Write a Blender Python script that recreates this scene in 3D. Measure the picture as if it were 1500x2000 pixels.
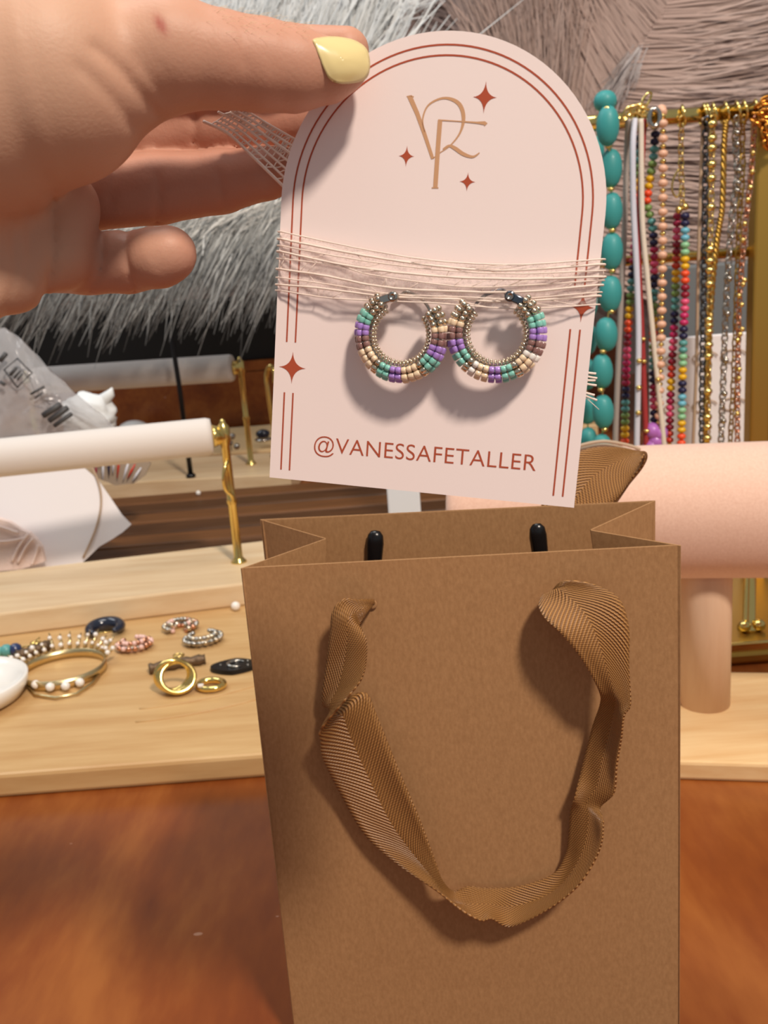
import bpy, bmesh, math, random
import numpy as np
from mathutils import Vector, Matrix, Quaternion

random.seed(7)
rng = np.random.default_rng(7)
for o in list(bpy.data.objects):
    bpy.data.objects.remove(o)
SC = bpy.context.scene
COL = SC.collection

# ------------------------------------------------------------------ camera
F = 1900.0                                   # focal length in pixels of the 1500x2000 frame
PITCH, ROLL, CAM_H = math.radians(15), math.radians(-4.4), 0.31
FW = Vector((0, math.cos(PITCH), -math.sin(PITCH)))
_R0, _U0 = Vector((1, 0, 0)), Vector((0, math.sin(PITCH), math.cos(PITCH)))
RT = math.cos(ROLL) * _R0 + math.sin(ROLL) * _U0
UP = math.cos(ROLL) * _U0 - math.sin(ROLL) * _R0
CAM = Vector((0, 0, CAM_H))
cam_data = bpy.data.cameras.new('camera')
cam_data.sensor_fit = 'VERTICAL'
cam_data.sensor_height = 36.0
cam_data.sensor_width = 27.0
cam_data.lens = F * 36.0 / 2000.0
cam_data.clip_start = 0.01
cam_data.clip_end = 50
cam_data.dof.use_dof = True
cam_data.dof.focus_distance = 0.245
cam_data.dof.aperture_fstop = cam_data.lens / 0.9
cam = bpy.data.objects.new('camera', cam_data)
COL.objects.link(cam)
cam.matrix_world = Matrix(((RT.x, UP.x, -FW.x, CAM.x), (RT.y, UP.y, -FW.y, CAM.y),
                           (RT.z, UP.z, -FW.z, CAM.z), (0, 0, 0, 1)))
SC.camera = cam

# ------------------------------------------------------------------ light
def srgb(c):
    if isinstance(c, str):
        c = tuple(int(c[i:i + 2], 16) / 255 for i in (0, 2, 4))
    return tuple((v / 12.92 if v <= 0.04045 else ((v + 0.055) / 1.055) ** 2.4) for v in c) + (1.0,)

world = bpy.data.worlds.new('world')
SC.world = world
world.use_nodes = True
_bg = world.node_tree.nodes['Background']
_bg.inputs[0].default_value = (0.92, 0.96, 1.0, 1)
_bg.inputs[1].default_value = 0.28

def area(name, loc, target, size, power, col):
    l = bpy.data.lights.new(name, 'AREA')
    l.shape = 'DISK'
    l.size = size
    l.energy = power
    l.color = col
    o = bpy.data.objects.new(name, l)
    COL.objects.link(o)
    o.location = loc
    o.rotation_euler = (Vector(target) - Vector(loc)).to_track_quat('-Z', 'Y').to_euler()
    return o

area('key_lamp', (0.72, -0.95, 1.95), (0.05, 0.35, 0.2), 0.26, 53, (1.0, 0.86, 0.73))
area('ceiling_lamp', (-0.2, 0.5, 2.1), (0.0, 0.6, 0.0), 0.9, 13, (1.0, 0.97, 0.93))
area('window_light', (-1.3, 1.3, 1.9), (0.0, 0.6, 0.2), 1.0, 12, (0.88, 0.94, 1.0))
SC.view_settings.view_transform = 'Standard'
SC.view_settings.look = 'None'
SC.view_settings.gamma = 1.0
SC.view_settings.use_curve_mapping = False
SC.view_settings.exposure = 0.0

# ------------------------------------------------------------------ pixel helpers (1500x2000 frame)
def ray(x, y):
    return FW + RT * ((x - 750) / F) - UP * ((y - 1000) / F)
def pix(x, y, d):
    return CAM + ray(x, y) * d
def pixZ(x, y, z):
    q = ray(x, y)
    return CAM + q * ((z - CAM_H) / q.z)
def pixY(x, y, Y):
    q = ray(x, y)
    return CAM + q * (Y / q.y)
def px2m(d):
    return d / F

# ------------------------------------------------------------------ object helpers
def tag(o, label=None, cat=None, group=None, kind=None):
    if label: o['label'] = label
    if cat: o['category'] = cat
    if group: o['group'] = group
    if kind: o['kind'] = kind
    return o

def thing(name, loc, label, cat, group=None):
    e = bpy.data.objects.new(name, None)
    COL.objects.link(e)
    e.empty_display_size = 0.01
    e.location = loc
    return tag(e, label, cat, group)

def wmat(o):
    """world matrix without a depsgraph update"""
    m = o.matrix_basis.copy()
    if o.parent:
        m = wmat(o.parent) @ o.matrix_parent_inverse @ m
    return m

def adopt(o, parent):
    if parent is not None:
        o.parent = parent
        o.matrix_parent_inverse = wmat(parent).inverted()
    return o

def newmesh(name, verts, faces, mat, smooth=True, uvs=None):
    me = bpy.data.meshes.new(name)
    me.from_pydata([tuple(v) for v in verts], [], faces)
    if uvs is not None:
        uv = me.uv_layers.new(name='UVMap')
        li = np.empty(len(me.loops), dtype=np.int32)
        me.loops.foreach_get('vertex_index', li)
        uv.data.foreach_set('uv', np.asarray(uvs, dtype=np.float32)[li].ravel())
    if smooth:
        me.polygons.foreach_set('use_smooth', [True] * len(me.polygons))
    if mat: me.materials.append(mat)
    me.update()
    return me

def obj(name, vf, mat, parent=None, smooth=True, uvs=None):
    me = newmesh(name, vf[0], vf[1], mat, smooth, uvs)
    o = bpy.data.objects.new(name, me)
    COL.objects.link(o)
    return adopt(o, parent)

def inst(name, me, M, parent=None):
    o = bpy.data.objects.new(name, me)
    COL.objects.link(o)
    adopt(o, parent)
    o.matrix_basis = M
    return o

def join(*vfs):
    V, Fc = [], []
    for v, f in vfs:
        n = len(V)
        V += list(v)
        Fc += [tuple(i + n for i in q) for q in f]
    return V, Fc

def frame_from(z, x=None):
    z = Vector(z).normalized()
    x = Vector(x) if x is not None else (Vector((1, 0, 0)) if abs(z.x) < .9 else Vector((0, 1, 0)))
    y = z.cross(x).normalized()
    x = y.cross(z).normalized()
    return x, y, z

def tube(pts, r, n=8, closed=False, caps=True):
    pts = [Vector(p) for p in pts]
    N = len(pts)
    rs = r if hasattr(r, '__len__') else [r] * N
    V, Fc = [], []
    t0 = None
    nrm = None
    for i, p in enumerate(pts):
        a = pts[i - 1] if (i > 0 or closed) else pts[0]
        b = pts[(i + 1) % N] if (i < N - 1 or closed) else pts[-1]
        t = (b - a)
        t = t.normalized() if t.length > 1e-12 else (t0 or Vector((0, 0, 1)))
        if nrm is None:
            nrm = frame_from(t)[0]
        else:
            nrm = (nrm - t * nrm.dot(t))
            nrm = nrm.normalized() if nrm.length > 1e-9 else frame_from(t)[0]
        bi = t.cross(nrm)
        t0 = t
        for k in range(n):
            a_ = 2 * math.pi * k / n
            V.append(p + (nrm * math.cos(a_) + bi * math.sin(a_)) * rs[i])
    for i in range(N if closed else N - 1):
        for k in range(n):
            j = (i + 1) % N
            Fc.append((i * n + k, i * n + (k + 1) % n, j * n + (k + 1) % n, j * n + k))
    if caps and not closed:
        Fc.append(tuple(reversed(range(n))))
        Fc.append(tuple((N - 1) * n + k for k in range(n)))
    return V, Fc

def lathe(prof, n=32, M=None):
    """prof: (r, z) pairs; rotated about z, then M applied"""
    V, Fc = [], []
    for r, z in prof:
        for k in range(n):
            a = 2 * math.pi * k / n
            V.append(Vector((r * math.cos(a), r * math.sin(a), z)))
    for i in range(len(prof) - 1):
        for k in range(n):
            Fc.append((i * n + k, i * n + (k + 1) % n, (i + 1) * n + (k + 1) % n, (i + 1) * n + k))
    if prof[0][0] > 1e-9: Fc.append(tuple(reversed(range(n))))
    if prof[-1][0] > 1e-9: Fc.append(tuple((len(prof) - 1) * n + k for k in range(n)))
    if M is not None: V = [M @ v for v in V]
    return V, Fc

def axes_mat(o, x, y, z):
    return Matrix(((x[0], y[0], z[0], o[0]), (x[1], y[1], z[1], o[1]), (x[2], y[2], z[2], o[2]), (0, 0, 0, 1)))

def bevel_box(c, sx, sy, sz, b=0.002, rotz=0.0, seg=2, M=None):
    bm = bmesh.new()
    bmesh.ops.create_cube(bm, size=1)
    for v in bm.verts:
        v.co = Vector((v.co.x * sx, v.co.y * sy, v.co.z * sz))
    if b > 0:
        bmesh.ops.bevel(bm, geom=list(bm.edges), offset=b, segments=seg, affect='EDGES', profile=0.5)
    T = M if M is not None else Matrix.Translation(c) @ Matrix.Rotation(rotz, 4, 'Z')
    bm.verts.index_update()
    V = [T @ v.co for v in bm.verts]
    Fc = [tuple(v.index for v in f.verts) for f in bm.faces]
    bm.free()
    return V, Fc

def ball(c=(0, 0, 0), r=1.0, sub=2, scale=(1, 1, 1)):
    bm = bmesh.new()
    bmesh.ops.create_icosphere(bm, subdivisions=sub, radius=1)
    bm.verts.index_update()
    V = [Vector((v.co.x * r * scale[0] + c[0], v.co.y * r * scale[1] + c[1], v.co.z * r * scale[2] + c[2])) for v in bm.verts]
    Fc = [tuple(v.index for v in f.verts) for f in bm.faces]
    bm.free()
    return V, Fc

def catmull(pts, n):
    """resample rows of floats through a Catmull-Rom curve"""
    P = np.asarray(pts, dtype=float)
    m = len(P)
    out = []
    for t in np.linspace(0, m - 1, n):
        i = min(int(t), m - 2)
        f = t - i
        p0, p1, p2, p3 = P[max(i - 1, 0)], P[i], P[i + 1], P[min(i + 2, m - 1)]
        out.append(0.5 * (2 * p1 + (p2 - p0) * f + (2 * p0 - 5 * p1 + 4 * p2 - p3) * f * f + (3 * p1 - p0 - 3 * p2 + p3) * f ** 3))
    return np.array(out)

def resample(pts, step):
    P = np.asarray([tuple(p) for p in pts])
    d = np.r_[0, np.cumsum(np.linalg.norm(np.diff(P, axis=0), axis=1))]
    s = np.arange(0, d[-1], step)
    return [Vector((np.interp(v, d, P[:, 0]), np.interp(v, d, P[:, 1]), np.interp(v, d, P[:, 2]))) for v in s]

# ------------------------------------------------------------------ materials
def mat(name, col, rough=0.5, metal=0.0, spec=0.5, noise=None, bump=None, sss=0.0, coat=0.0, sheen=0.0, trans=0.0, alpha=1.0, ior=1.45):
    """noise=(colour2, scale, xyz stretch, contrast) mixes a second colour; bump=(scale, strength, dist)"""
    m = bpy.data.materials.new(name)
    m.use_nodes = True
    nt = m.node_tree
    b = nt.nodes['Principled BSDF']
    b.inputs['Base Color'].default_value = srgb(col)
    b.inputs['Roughness'].default_value = rough
    b.inputs['Metallic'].default_value = metal
    b.inputs['Specular IOR Level'].default_value = spec
    b.inputs['IOR'].default_value = ior
    b.inputs['Coat Weight'].default_value = coat
    b.inputs['Coat Roughness'].default_value = 0.08
    b.inputs['Sheen Weight'].default_value = sheen
    b.inputs['Transmission Weight'].default_value = trans
    b.inputs['Alpha'].default_value = alpha
    if sss:
        b.inputs['Subsurface Weight'].default_value = sss
        b.inputs['Subsurface Radius'].default_value = (1.0, 0.35, 0.2)
        b.inputs['Subsurface Scale'].default_value = 0.004
    tc = nt.nodes.new('ShaderNodeTexCoord')
    if noise:
        c2, sc, st, con = noise
        mp = nt.nodes.new('ShaderNodeMapping')
        mp.inputs['Scale'].default_value = st
        nt.links.new(tc.outputs['Object'], mp.inputs[0])
        nz = nt.nodes.new('ShaderNodeTexNoise')
        nz.inputs['Scale'].default_value = sc
        nz.inputs['Detail'].default_value = 6
        nz.inputs['Roughness'].default_value = 0.6
        nt.links.new(mp.outputs[0], nz.inputs['Vector'])
        rp = nt.nodes.new('ShaderNodeValToRGB')
        rp.color_ramp.elements[0].position = 0.5 - con
        rp.color_ramp.elements[1].position = 0.5 + con
        rp.color_ramp.elements[0].color = srgb(col)
        rp.color_ramp.elements[1].color = srgb(c2)
        nt.links.new(nz.outputs['Fac'], rp.inputs[0])
        nt.links.new(rp.outputs[0], b.inputs['Base Color'])
    if bump:
        nz2 = nt.nodes.new('ShaderNodeTexNoise')
        nz2.inputs['Scale'].default_value = bump[0]
        nz2.inputs['Detail'].default_value = 4
        nt.links.new(tc.outputs['Object'], nz2.inputs['Vector'])
        bp = nt.nodes.new('ShaderNodeBump')
        bp.inputs['Strength'].default_value = bump[1]
        bp.inputs['Distance'].default_value = bump[2]
        nt.links.new(nz2.outputs['Fac'], bp.inputs['Height'])
        nt.links.new(bp.outputs[0], b.inputs['Normal'])
    return m

M = {}
def table_mat():
    m = bpy.data.materials.new('varnished_wood')
    m.use_nodes = True
    nt = m.node_tree
    N, L = nt.nodes, nt.links
    b = N['Principled BSDF']
    b.inputs['Roughness'].default_value = 0.26
    b.inputs['Specular IOR Level'].default_value = 0.4
    tc = N.new('ShaderNodeTexCoord')
    mp = N.new('ShaderNodeMapping')
    mp.inputs['Scale'].default_value = (1, 0.28, 1)
    L.new(tc.outputs['Object'], mp.inputs[0])
    n1 = N.new('ShaderNodeTexNoise'); n1.inputs['Scale'].default_value = 16; n1.inputs['Detail'].default_value = 5; n1.inputs['Distortion'].default_value = .6
    n2 = N.new('ShaderNodeTexNoise'); n2.inputs['Scale'].default_value = 130; n2.inputs['Detail'].default_value = 4
    L.new(mp.outputs[0], n1.inputs['Vector']); L.new(mp.outputs[0], n2.inputs['Vector'])
    mx = N.new('ShaderNodeMath'); mx.operation = 'MULTIPLY_ADD'; mx.inputs[1].default_value = 0.25
    L.new(n2.outputs['Fac'], mx.inputs[0]); L.new(n1.outputs['Fac'], mx.inputs[2])
    rp = N.new('ShaderNodeValToRGB')
    e = rp.color_ramp.elements
    e[0].position = .40; e[0].color = srgb('6b3215')
    e[1].position = .82; e[1].color = srgb('9a5a28')
    k = e.new(.60); k.color = srgb('82431b')
    L.new(mx.outputs[0], rp.inputs[0])
    # small pale scratches in the varnish
    v = N.new('ShaderNodeTexVoronoi'); v.feature = 'F1'; v.inputs['Scale'].default_value = 55; v.inputs['Randomness'].default_value = 1
    mp2 = N.new('ShaderNodeMapping'); mp2.inputs['Scale'].default_value = (0.8, 1.6, 1); mp2.inputs['Rotation'].default_value = (0, 0, .5)
    L.new(tc.outputs['Object'], mp2.inputs[0]); L.new(mp2.outputs[0], v.inputs['Vector'])
    lt = N.new('ShaderNodeMath'); lt.operation = 'LESS_THAN'; lt.inputs[1].default_value = 0.10
    L.new(v.outputs['Distance'], lt.inputs[0])
    sp = N.new('ShaderNodeSeparateColor'); L.new(v.outputs['Color'], sp.inputs[0])
    l2 = N.new('ShaderNodeMath'); l2.operation = 'LESS_THAN'; l2.inputs[1].default_value = 0.10
    L.new(sp.outputs[0], l2.inputs[0])
    mm = N.new('ShaderNodeMath'); mm.operation = 'MULTIPLY'; L.new(lt.outputs[0], mm.inputs[0]); L.new(l2.outputs[0], mm.inputs[1])
    ms = N.new('ShaderNodeMath'); ms.operation = 'MULTIPLY'; ms.inputs[1].default_value = .45; L.new(mm.outputs[0], ms.inputs[0])
    mix = N.new('ShaderNodeMix'); mix.data_type = 'RGBA'
    L.new(ms.outputs[0], mix.inputs['Factor']); L.new(rp.outputs[0], mix.inputs['A']); mix.inputs['B'].default_value = srgb('d0a58c')
    L.new(mix.outputs['Result'], b.inputs['Base Color'])
    bp = N.new('ShaderNodeBump'); bp.inputs['Strength'].default_value = .12; bp.inputs['Distance'].default_value = .002
    L.new(n1.outputs['Fac'], bp.inputs['Height']); L.new(bp.outputs[0], b.inputs['Normal'])
    return m

def ribbon_mat(name, c_hi, c_lo, pitch=0.0017, width=0.022):
    m = bpy.data.materials.new(name)
    m.use_nodes = True
    nt = m.node_tree
    N, L = nt.nodes, nt.links
    b = N['Principled BSDF']
    b.inputs['Roughness'].default_value = 0.42
    b.inputs['Sheen Weight'].default_value = 0.0
    uv = N.new('ShaderNodeUVMap')
    sx = N.new('ShaderNodeSeparateXYZ'); L.new(uv.outputs[0], sx.inputs[0])
    def math_(op, a, bb):
        n = N.new('ShaderNodeMath'); n.operation = op
        for i, q in enumerate((a, bb)):
            if q is None: continue
            if isinstance(q, (int, float)): n.inputs[i].default_value = q
            else: L.new(q, n.inputs[i])
        return n.outputs[0]
    c = math_('ABSOLUTE', math_('SUBTRACT', sx.outputs[0], .5), None)
    ph = math_('MULTIPLY', math_('MULTIPLY_ADD', c, width * 1.25), 2 * math.pi / pitch)
    nd = ph.node
    ma = nd.inputs[0].links[0].from_node
    L.new(sx.outputs[1], ma.inputs[2])
    s1 = math_('SINE', ph, None)
    # fine cross threads
    s2 = math_('SINE', math_('MULTIPLY', sx.outputs[1], 2 * math.pi / 0.0009), None)
    h = math_('MULTIPLY_ADD', s2, .22)
    L.new(s1, h.node.inputs[2])
    f = math_('MULTIPLY_ADD', h, .42); f.node.inputs[2].default_value = .5
    mix = N.new('ShaderNodeMix'); mix.data_type = 'RGBA'; mix.clamp_factor = True
    L.new(f, mix.inputs['Factor'])
    mix.inputs['A'].default_value = srgb(c_lo); mix.inputs['B'].default_value = srgb(c_hi)
    L.new(mix.outputs['Result'], b.inputs['Base Color'])
    bp = N.new('ShaderNodeBump'); bp.inputs['Strength'].default_value = .7; bp.inputs['Distance'].default_value = .0004
    L.new(h, bp.inputs['Height']); L.new(bp.outputs[0], b.inputs['Normal'])
    return m

def attr_mat(name, rough=.6, sheen=0.0, sss=0.0, bump=None):
    m = mat(name, 'ffffff', rough, sheen=sheen, sss=sss, bump=bump)
    nt = m.node_tree
    a = nt.nodes.new('ShaderNodeAttribute')
    a.attribute_name = 'Col'
    nt.links.new(a.outputs['Color'], nt.nodes['Principled BSDF'].inputs['Base Color'])
    return m

M['table'] = table_mat()
M['kraft'] = mat('kraft_paper', 'ad845b', .75, spec=.25, noise=('98714b', 900, (1, 1, .45), .25), bump=(1100, .12, .0004))
M['ribbon'] = ribbon_mat('herringbone_ribbon', 'b8854c', '78502b')
M['card'] = mat('pink_card', 'f8e7e3', .55, spec=.3, bump=(1500, .03, .0003))
M['ink'] = mat('rust_ink', 'b3543a', .6, spec=.2)
M['gold_ink'] = mat('tan_ink', 'd0a079', .5, spec=.3)
M['gauze'] = mat('gauze_thread', 'f2dfd2', .8, spec=.15, sss=.05)
M['silver'] = mat('silver_bead', 'dccfb8', .16, 1.0)
M['steel'] = mat('steel', 'b9b5ad', .16, 1.0)
M['darksteel'] = mat('gunmetal', '6d737c', .14, 1.0)
M['teal'] = mat('teal_glass', '84c6b8', .2, coat=.6)
M['purple'] = mat('purple_glass', 'ab85d2', .22, coat=.6)
M['mauve'] = mat('mauve_glass', '8f6862', .15, coat=.8, spec=.7)
M['cream'] = mat('cream_glass', 'f0d6b4', .22, coat=.6)
M['pearl'] = mat('pearl', 'f1ebe4', .2, coat=.8)
M['gold'] = mat('gold', 'ebcf80', .17, 1.0)
M['brass'] = mat('brass', 'c4a050', .42, 1.0)
M['cuffgold'] = mat('champagne_gold', 'dcc797', .28, 1.0)
M['rose'] = mat('rose_gold', 'd8a083', .2, 1.0)
M['copper'] = mat('copper_gold', 'd68f3c', .2, 1.0)
M['bamboo'] = mat('bamboo', 'bc925e', .42, noise=('cfac79', 10, (1, 9, 9), .2))
M['palewood'] = mat('pale_wood', 'd3b48b', .5, noise=('e3cca8', 9, (1, 10, 10), .2))
M['pinewood'] = mat('pine_wood', 'dcb27c', .5, noise=('ecce9c', 9, (1, 9, 9), .18))
M['postwood'] = mat('post_wood', 'd8b496', .55, noise=('e8cbb0', 60, (1, 1, .12), .2))
M['walnut'] = mat('walnut', '5f3c1f', .45, noise=('7a4f2a', 11, (1, 12, 12), .2))
M['walnut_dark'] = mat('walnut_dark', '442a15', .45, noise=('5f3d20', 11, (1, 12, 12), .2))
M['velvet'] = mat('pink_velvet', 'ebc4ae', .85, sheen=.4, noise=('dfb49d', 700, (1, 1, 1), .2), bump=(1800, .25, .0006))
M['whitevelvet'] = mat('white_velvet', 'e0d8d1', .85, sheen=.3, bump=(1500, .15, .0006))
M['white'] = mat('white_ceramic', 'efece6', .2, coat=.3)
M['paper'] = mat('white_paper', 'eeeaec', .6)
M['black'] = mat('black_plastic', '101012', .25)
M['blackmat'] = mat('black_board', '0f0f10', .7)
M['wall'] = mat('plaster', 'b39a8d', .9, noise=('a88f83', 3, (1, 1, .3), .3))
M['floor'] = mat('floor', '6b5140', .6, noise=('7d6350', 4, (1, 6, 1), .3))

# ------------------------------------------------------------------ the setting
fl = obj('floor', bevel_box((0, 0.6, -0.77), 6, 5, .04, 0), M['floor'], smooth=False)
tag(fl, 'brown wooden floor under the table', 'floor', kind='structure')
wl = obj('wall_back', bevel_box((0, 2.45, 0.6), 6, .06, 2.8, 0), M['wall'], smooth=False)
tag(wl, 'dusty pink-beige plaster wall behind the display', 'wall', kind='structure')

tb = thing('table', (0, 1.1, -0.75), 'orange-brown varnished wooden table under the whole display', 'table')
obj('tabletop', bevel_box((0.05, 1.05, -0.0151), 2.6, 2.3, .03, .004), M['table'], tb, smooth=False)
for sx in (-1.15, 1.25):
    for sy in (0.0, 2.1):
        obj('leg', lathe([(.022, -.75), (.022, -.72), (.03, -.3), (.035, -.031)], 16, Matrix.Translation((sx, sy, 0))), M['table'], tb)

# ------------------------------------------------------------------ kraft gift bag
ZT, ZB = 0.205, 0.2105
FL, FR = pixZ(470, 1110, ZT), pixZ(1330, 1065, ZT)
BL, BR = pixZ(508, 1015, ZB), pixZ(1280, 978, ZB)
GL, GR = pixZ(635, 1052, .2075), pixZ(1155, 1035, .2075)
bag = thing('gift_bag', ((FL.x + FR.x) / 2, (FL.y + BR.y) / 2, 0), 'brown kraft paper gift bag with woven ribbon handles standing on the table', 'gift bag')
bxd = (FR - FL).normalized()
bnd = Vector((bxd.y, -bxd.x, 0)).normalized()          # outward from the front panel, to the camera
BW = (FR - FL).length
def drop(p, z=0.0005):
    return Vector((p.x, p.y, z))
# base corners: the foot of the bag is a little deeper than its mouth
fl0, fr0 = drop(FL) + bnd * .002, drop(FR) + bnd * .002
bl0, br0 = drop(BL) - bnd * .004, drop(BR) - bnd * .004
gl0, gr0 = (fl0 + bl0) / 2 + bxd * .004, (fr0 + br0) / 2 - bxd * .004

def sheet(a, b, c, d, nu, nv, th, bulge=0.0, nrm=None, edgefold=None):
    """bilinear sheet a(top-left) b(top-right) c(bottom-right) d(bottom-left), closed, thickness th against nrm"""
    nrm = nrm or (b - a).cross(d - a).normalized()
    V = []
    for s in (0, -1):
        for j in range(nv + 1):
            for i in range(nu + 1):
                u, v = i / nu, j / nv
                p = (a * (1 - u) + b * u) * (1 - v) + (d * (1 - u) + c * u) * v
                p = p + nrm * (bulge * math.sin(math.pi * u) * math.sin(math.pi * min(1, v * 1.15)) + s * th)
                V.append(p)
    Fc = []
    n = nu + 1
    off = n * (nv + 1)
    for j in range(nv):
        for i in range(nu):
            q = (j * n + i, j * n + i + 1, (j + 1) * n + i + 1, (j + 1) * n + i)
            Fc.append(q)
            Fc.append(tuple(k + off for k in reversed(q)))
    rim = [i for i in range(n)] + [j * n + nu for j in range(1, nv + 1)] + [nv * n + i for i in range(nu - 1, -1, -1)] + [j * n for j in range(nv - 1, 0, -1)]
    for k in range(len(rim)):
        i, j = rim[k], rim[(k + 1) % len(rim)]
        Fc.append((j, i, i + off, j + off))
    return V, Fc

TH = .0006
obj('front_panel', sheet(FL, FR, fr0, fl0, 24, 24, TH, .0015, bnd), M['kraft'], bag, smooth=False)
obj('back_panel', sheet(BL, BR, br0, bl0, 24, 24, TH, -.001, bnd), M['kraft'], bag, smooth=False)
obj('gusset_front_half', sheet(FL, GL, gl0, fl0, 6, 16, TH), M['kraft'], bag, smooth=False)
obj('gusset_back_half', sheet(GL, BL, bl0, gl0, 6, 16, TH), M['kraft'], bag, smooth=False)
obj('gusset_front_half', sheet(GR, FR, fr0, gr0, 6, 16, TH), M['kraft'], bag, smooth=False)
obj('gusset_back_half', sheet(BR, GR, gr0, br0, 6, 16, TH), M['kraft'], bag, smooth=False)
obj('bottom_panel', sheet(fl0, fr0, br0, bl0, 6, 6, TH), M['kraft'], bag, smooth=False)
# turned-over rim of the mouth
def rim_strip(a, b, nrm, sgn):
    return sheet(a + nrm * sgn * .0007, b + nrm * sgn * .0007, b + nrm * sgn * .0007 - Vector((0, 0, .028)), a + nrm * sgn * .0007 - Vector((0, 0, .028)), 12, 2, .0004, 0, nrm)
obj('rim_fold', rim_strip(FL + bxd * .001, FR - bxd * .001, bnd, -1), M['kraft'], bag, smooth=False)
obj('rim_fold', rim_strip(BL + bxd * .001, BR - bxd * .001, bnd, 1.6), M['kraft'], bag, smooth=False)

fpo = FL                                                # the front plane
def onbag(x, y, o):
    """pixel -> point o metres in front of the bag's front panel"""
    q = ray(x, y)
    t = ((fpo + bnd * (o + .0012)) - CAM).dot(bnd) / q.dot(bnd)
    return CAM + q * t

def strip(A, B, n=170, m=10, bow=0.0):
    """ribbon between two edge polylines of 3-D points; returns vf and uvs"""
    A = catmull([tuple(p) for p in A], n)
    B = catmull([tuple(p) for p in B], n)
    mid = (A + B) / 2
    s = np.r_[0, np.cumsum(np.linalg.norm(np.diff(mid, axis=0), axis=1))]
    V, UV = [], []
    for i in range(n):
        t = mid[min(i + 1, n - 1)] - mid[max(i - 1, 0)]
        w = B[i] - A[i]
        nr = np.cross(t, w)
        nr = nr / (np.linalg.norm(nr) + 1e-12)
        for j in range(m + 1):
            u = j / m
            V.append(Vector(A[i] * (1 - u) + B[i] * u + nr * (bow * math.sin(math.pi * u) + .0003 * math.sin(u * 9 + i * .21))))
            UV.append((u, s[i]))
    Fc = [(i * (m + 1) + j, i * (m + 1) + j + 1, (i + 1) * (m + 1) + j + 1, (i + 1) * (m + 1) + j) for i in range(n - 1) for j in range(m)]
    return (V, Fc), UV

def ribbon(name, vf, uv, parent, th=.0007):
    o = obj(name, vf, M['ribbon'], parent, True, uv)
    md = o.modifiers.new('thickness', 'SOLIDIFY')
    md.thickness = th
    md.offset = 0
    return o

# the front handle: rows of edge A (x, y, out mm), edge B, in the crop frame x*2.143 from (580, 1100)
HS = [((318, 152, 0), (300, 178, 0)), ((262, 152, 5), (288, 215, 4)), ((195, 150, 8), (262, 262, 6)), ((150, 200, 9), (270, 280, 10)),
      ((140, 290, 8), (292, 320, 12)), ((126, 420, 6), (290, 400, 13)), ((106, 560, 5), (266, 490, 15)),
      ((120, 600, 3), (190, 590, 17)), ((215, 560, 2), (100, 700, 13)), ((290, 545, 4), (100, 745, 10)), ((335, 640, 6), (108, 815, 8)), ((420, 850, 8), (180, 965, 6)),
      ((500, 1040, 9), (285, 1140, 6)), ((560, 1200, 9), (430, 1265, 8)), ((612, 1330, 9), (575, 1365, 12)), ((655, 1375, 4), (690, 1450, 14)),
      ((720, 1352, 3), (770, 1495, 14)), ((800, 1358, 3), (815, 1490, 13)), ((930, 1352, 3), (895, 1522, 10)), ((1075, 1300, 3), (1040, 1455, 11)), ((1122, 1225, 3), (1180, 1345, 12)),
      ((1134, 1150, 4), (1268, 1200, 12)), ((1146, 1030, 5), (1284, 1085, 12)), ((1160, 985, 8), (1270, 1025, 8)), ((1182, 900, 5), (1326, 965, 12)), ((1205, 800, 4), (1340, 850, 13)),
      ((1238, 680, 4), (1360, 735, 15)), ((1272, 585, 8), (1368, 640, 18)), ((1262, 530, 14), (1396, 590, 18)), ((1190, 400, 17), (1390, 430, 16)), ((1105, 295, 17), (1388, 265, 14)),
      ((1040, 235, 13), (1350, 150, 12)), ((1012, 180, 8), (1255, 92, 9)), ((1028, 130, 5), (1130, 74, 6)), ((1050, 128, 1), (1078, 110, 1.5)), ((1062, 135, -1), (1072, 130, -1))]
def hb(p):
    return onbag(580 + p[0] / 2.143, 1100 + p[1] / 2.143, max(p[2], -1) / 1000 + (.0008 if p[2] >= 1 else 0))
vf, uv = strip([hb(a) for a, b in HS], [hb(b) for a, b in HS], 260, 12, .0012)
h1 = ribbon('handle', vf, uv, bag)
# eyelets around the two holes of the front panel
for (x, y) in ((727, 1180), (1079, 1163)):
    c = onbag(x, y, 0.0)
    ex, ey, ez = frame_from(bnd, bxd)
    obj('handle_hole', lathe([(.0008, -.0001), (.0016, .0001), (.0018, .0002), (.0016, .0004), (.0009, .0003)], 20, axes_mat(c, ex, ey, ez)), M['kraft'], bag)

# the back handle rises behind the back panel and folds over
def behind(x, y, o):
    q = ray(x, y)
    t = ((BL - bnd * o / 1000) - CAM).dot(bnd) / q.dot(bnd)
    return CAM + q * t
bh = [((1040, 1045, 2), (1064, 1045, 2)), ((1050, 1010, 5), (1110, 1030, 4)), ((1070, 950, 9), (1170, 1005, 6)), ((1100, 900, 13), (1206, 972, 9)),
      ((1150, 876, 17), (1226, 945, 12)), ((1200, 874, 20), (1244, 915, 14)), ((1245, 880, 22), (1258, 888, 17)), ((1262, 884, 27), (1252, 912, 22)), ((1258, 905, 30), (1225, 946, 26)), ((1235, 940, 32), (1190, 985, 28)),
      ((1160, 1020, 30), (1120, 1070, 28)), ((1000, 1040, 26), (980, 1110, 26)), ((860, 1040, 18), (850, 1100, 18)), ((770, 1040, 8), (760, 1075, 8)), ((735, 1045, 3), (720, 1050, 3))]
vf, uv = strip([behind(*a) for a, b in bh], [behind(*b) for a, b in bh], 150, 10, .001)
h2 = ribbon('handle', vf, uv, bag)
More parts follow.
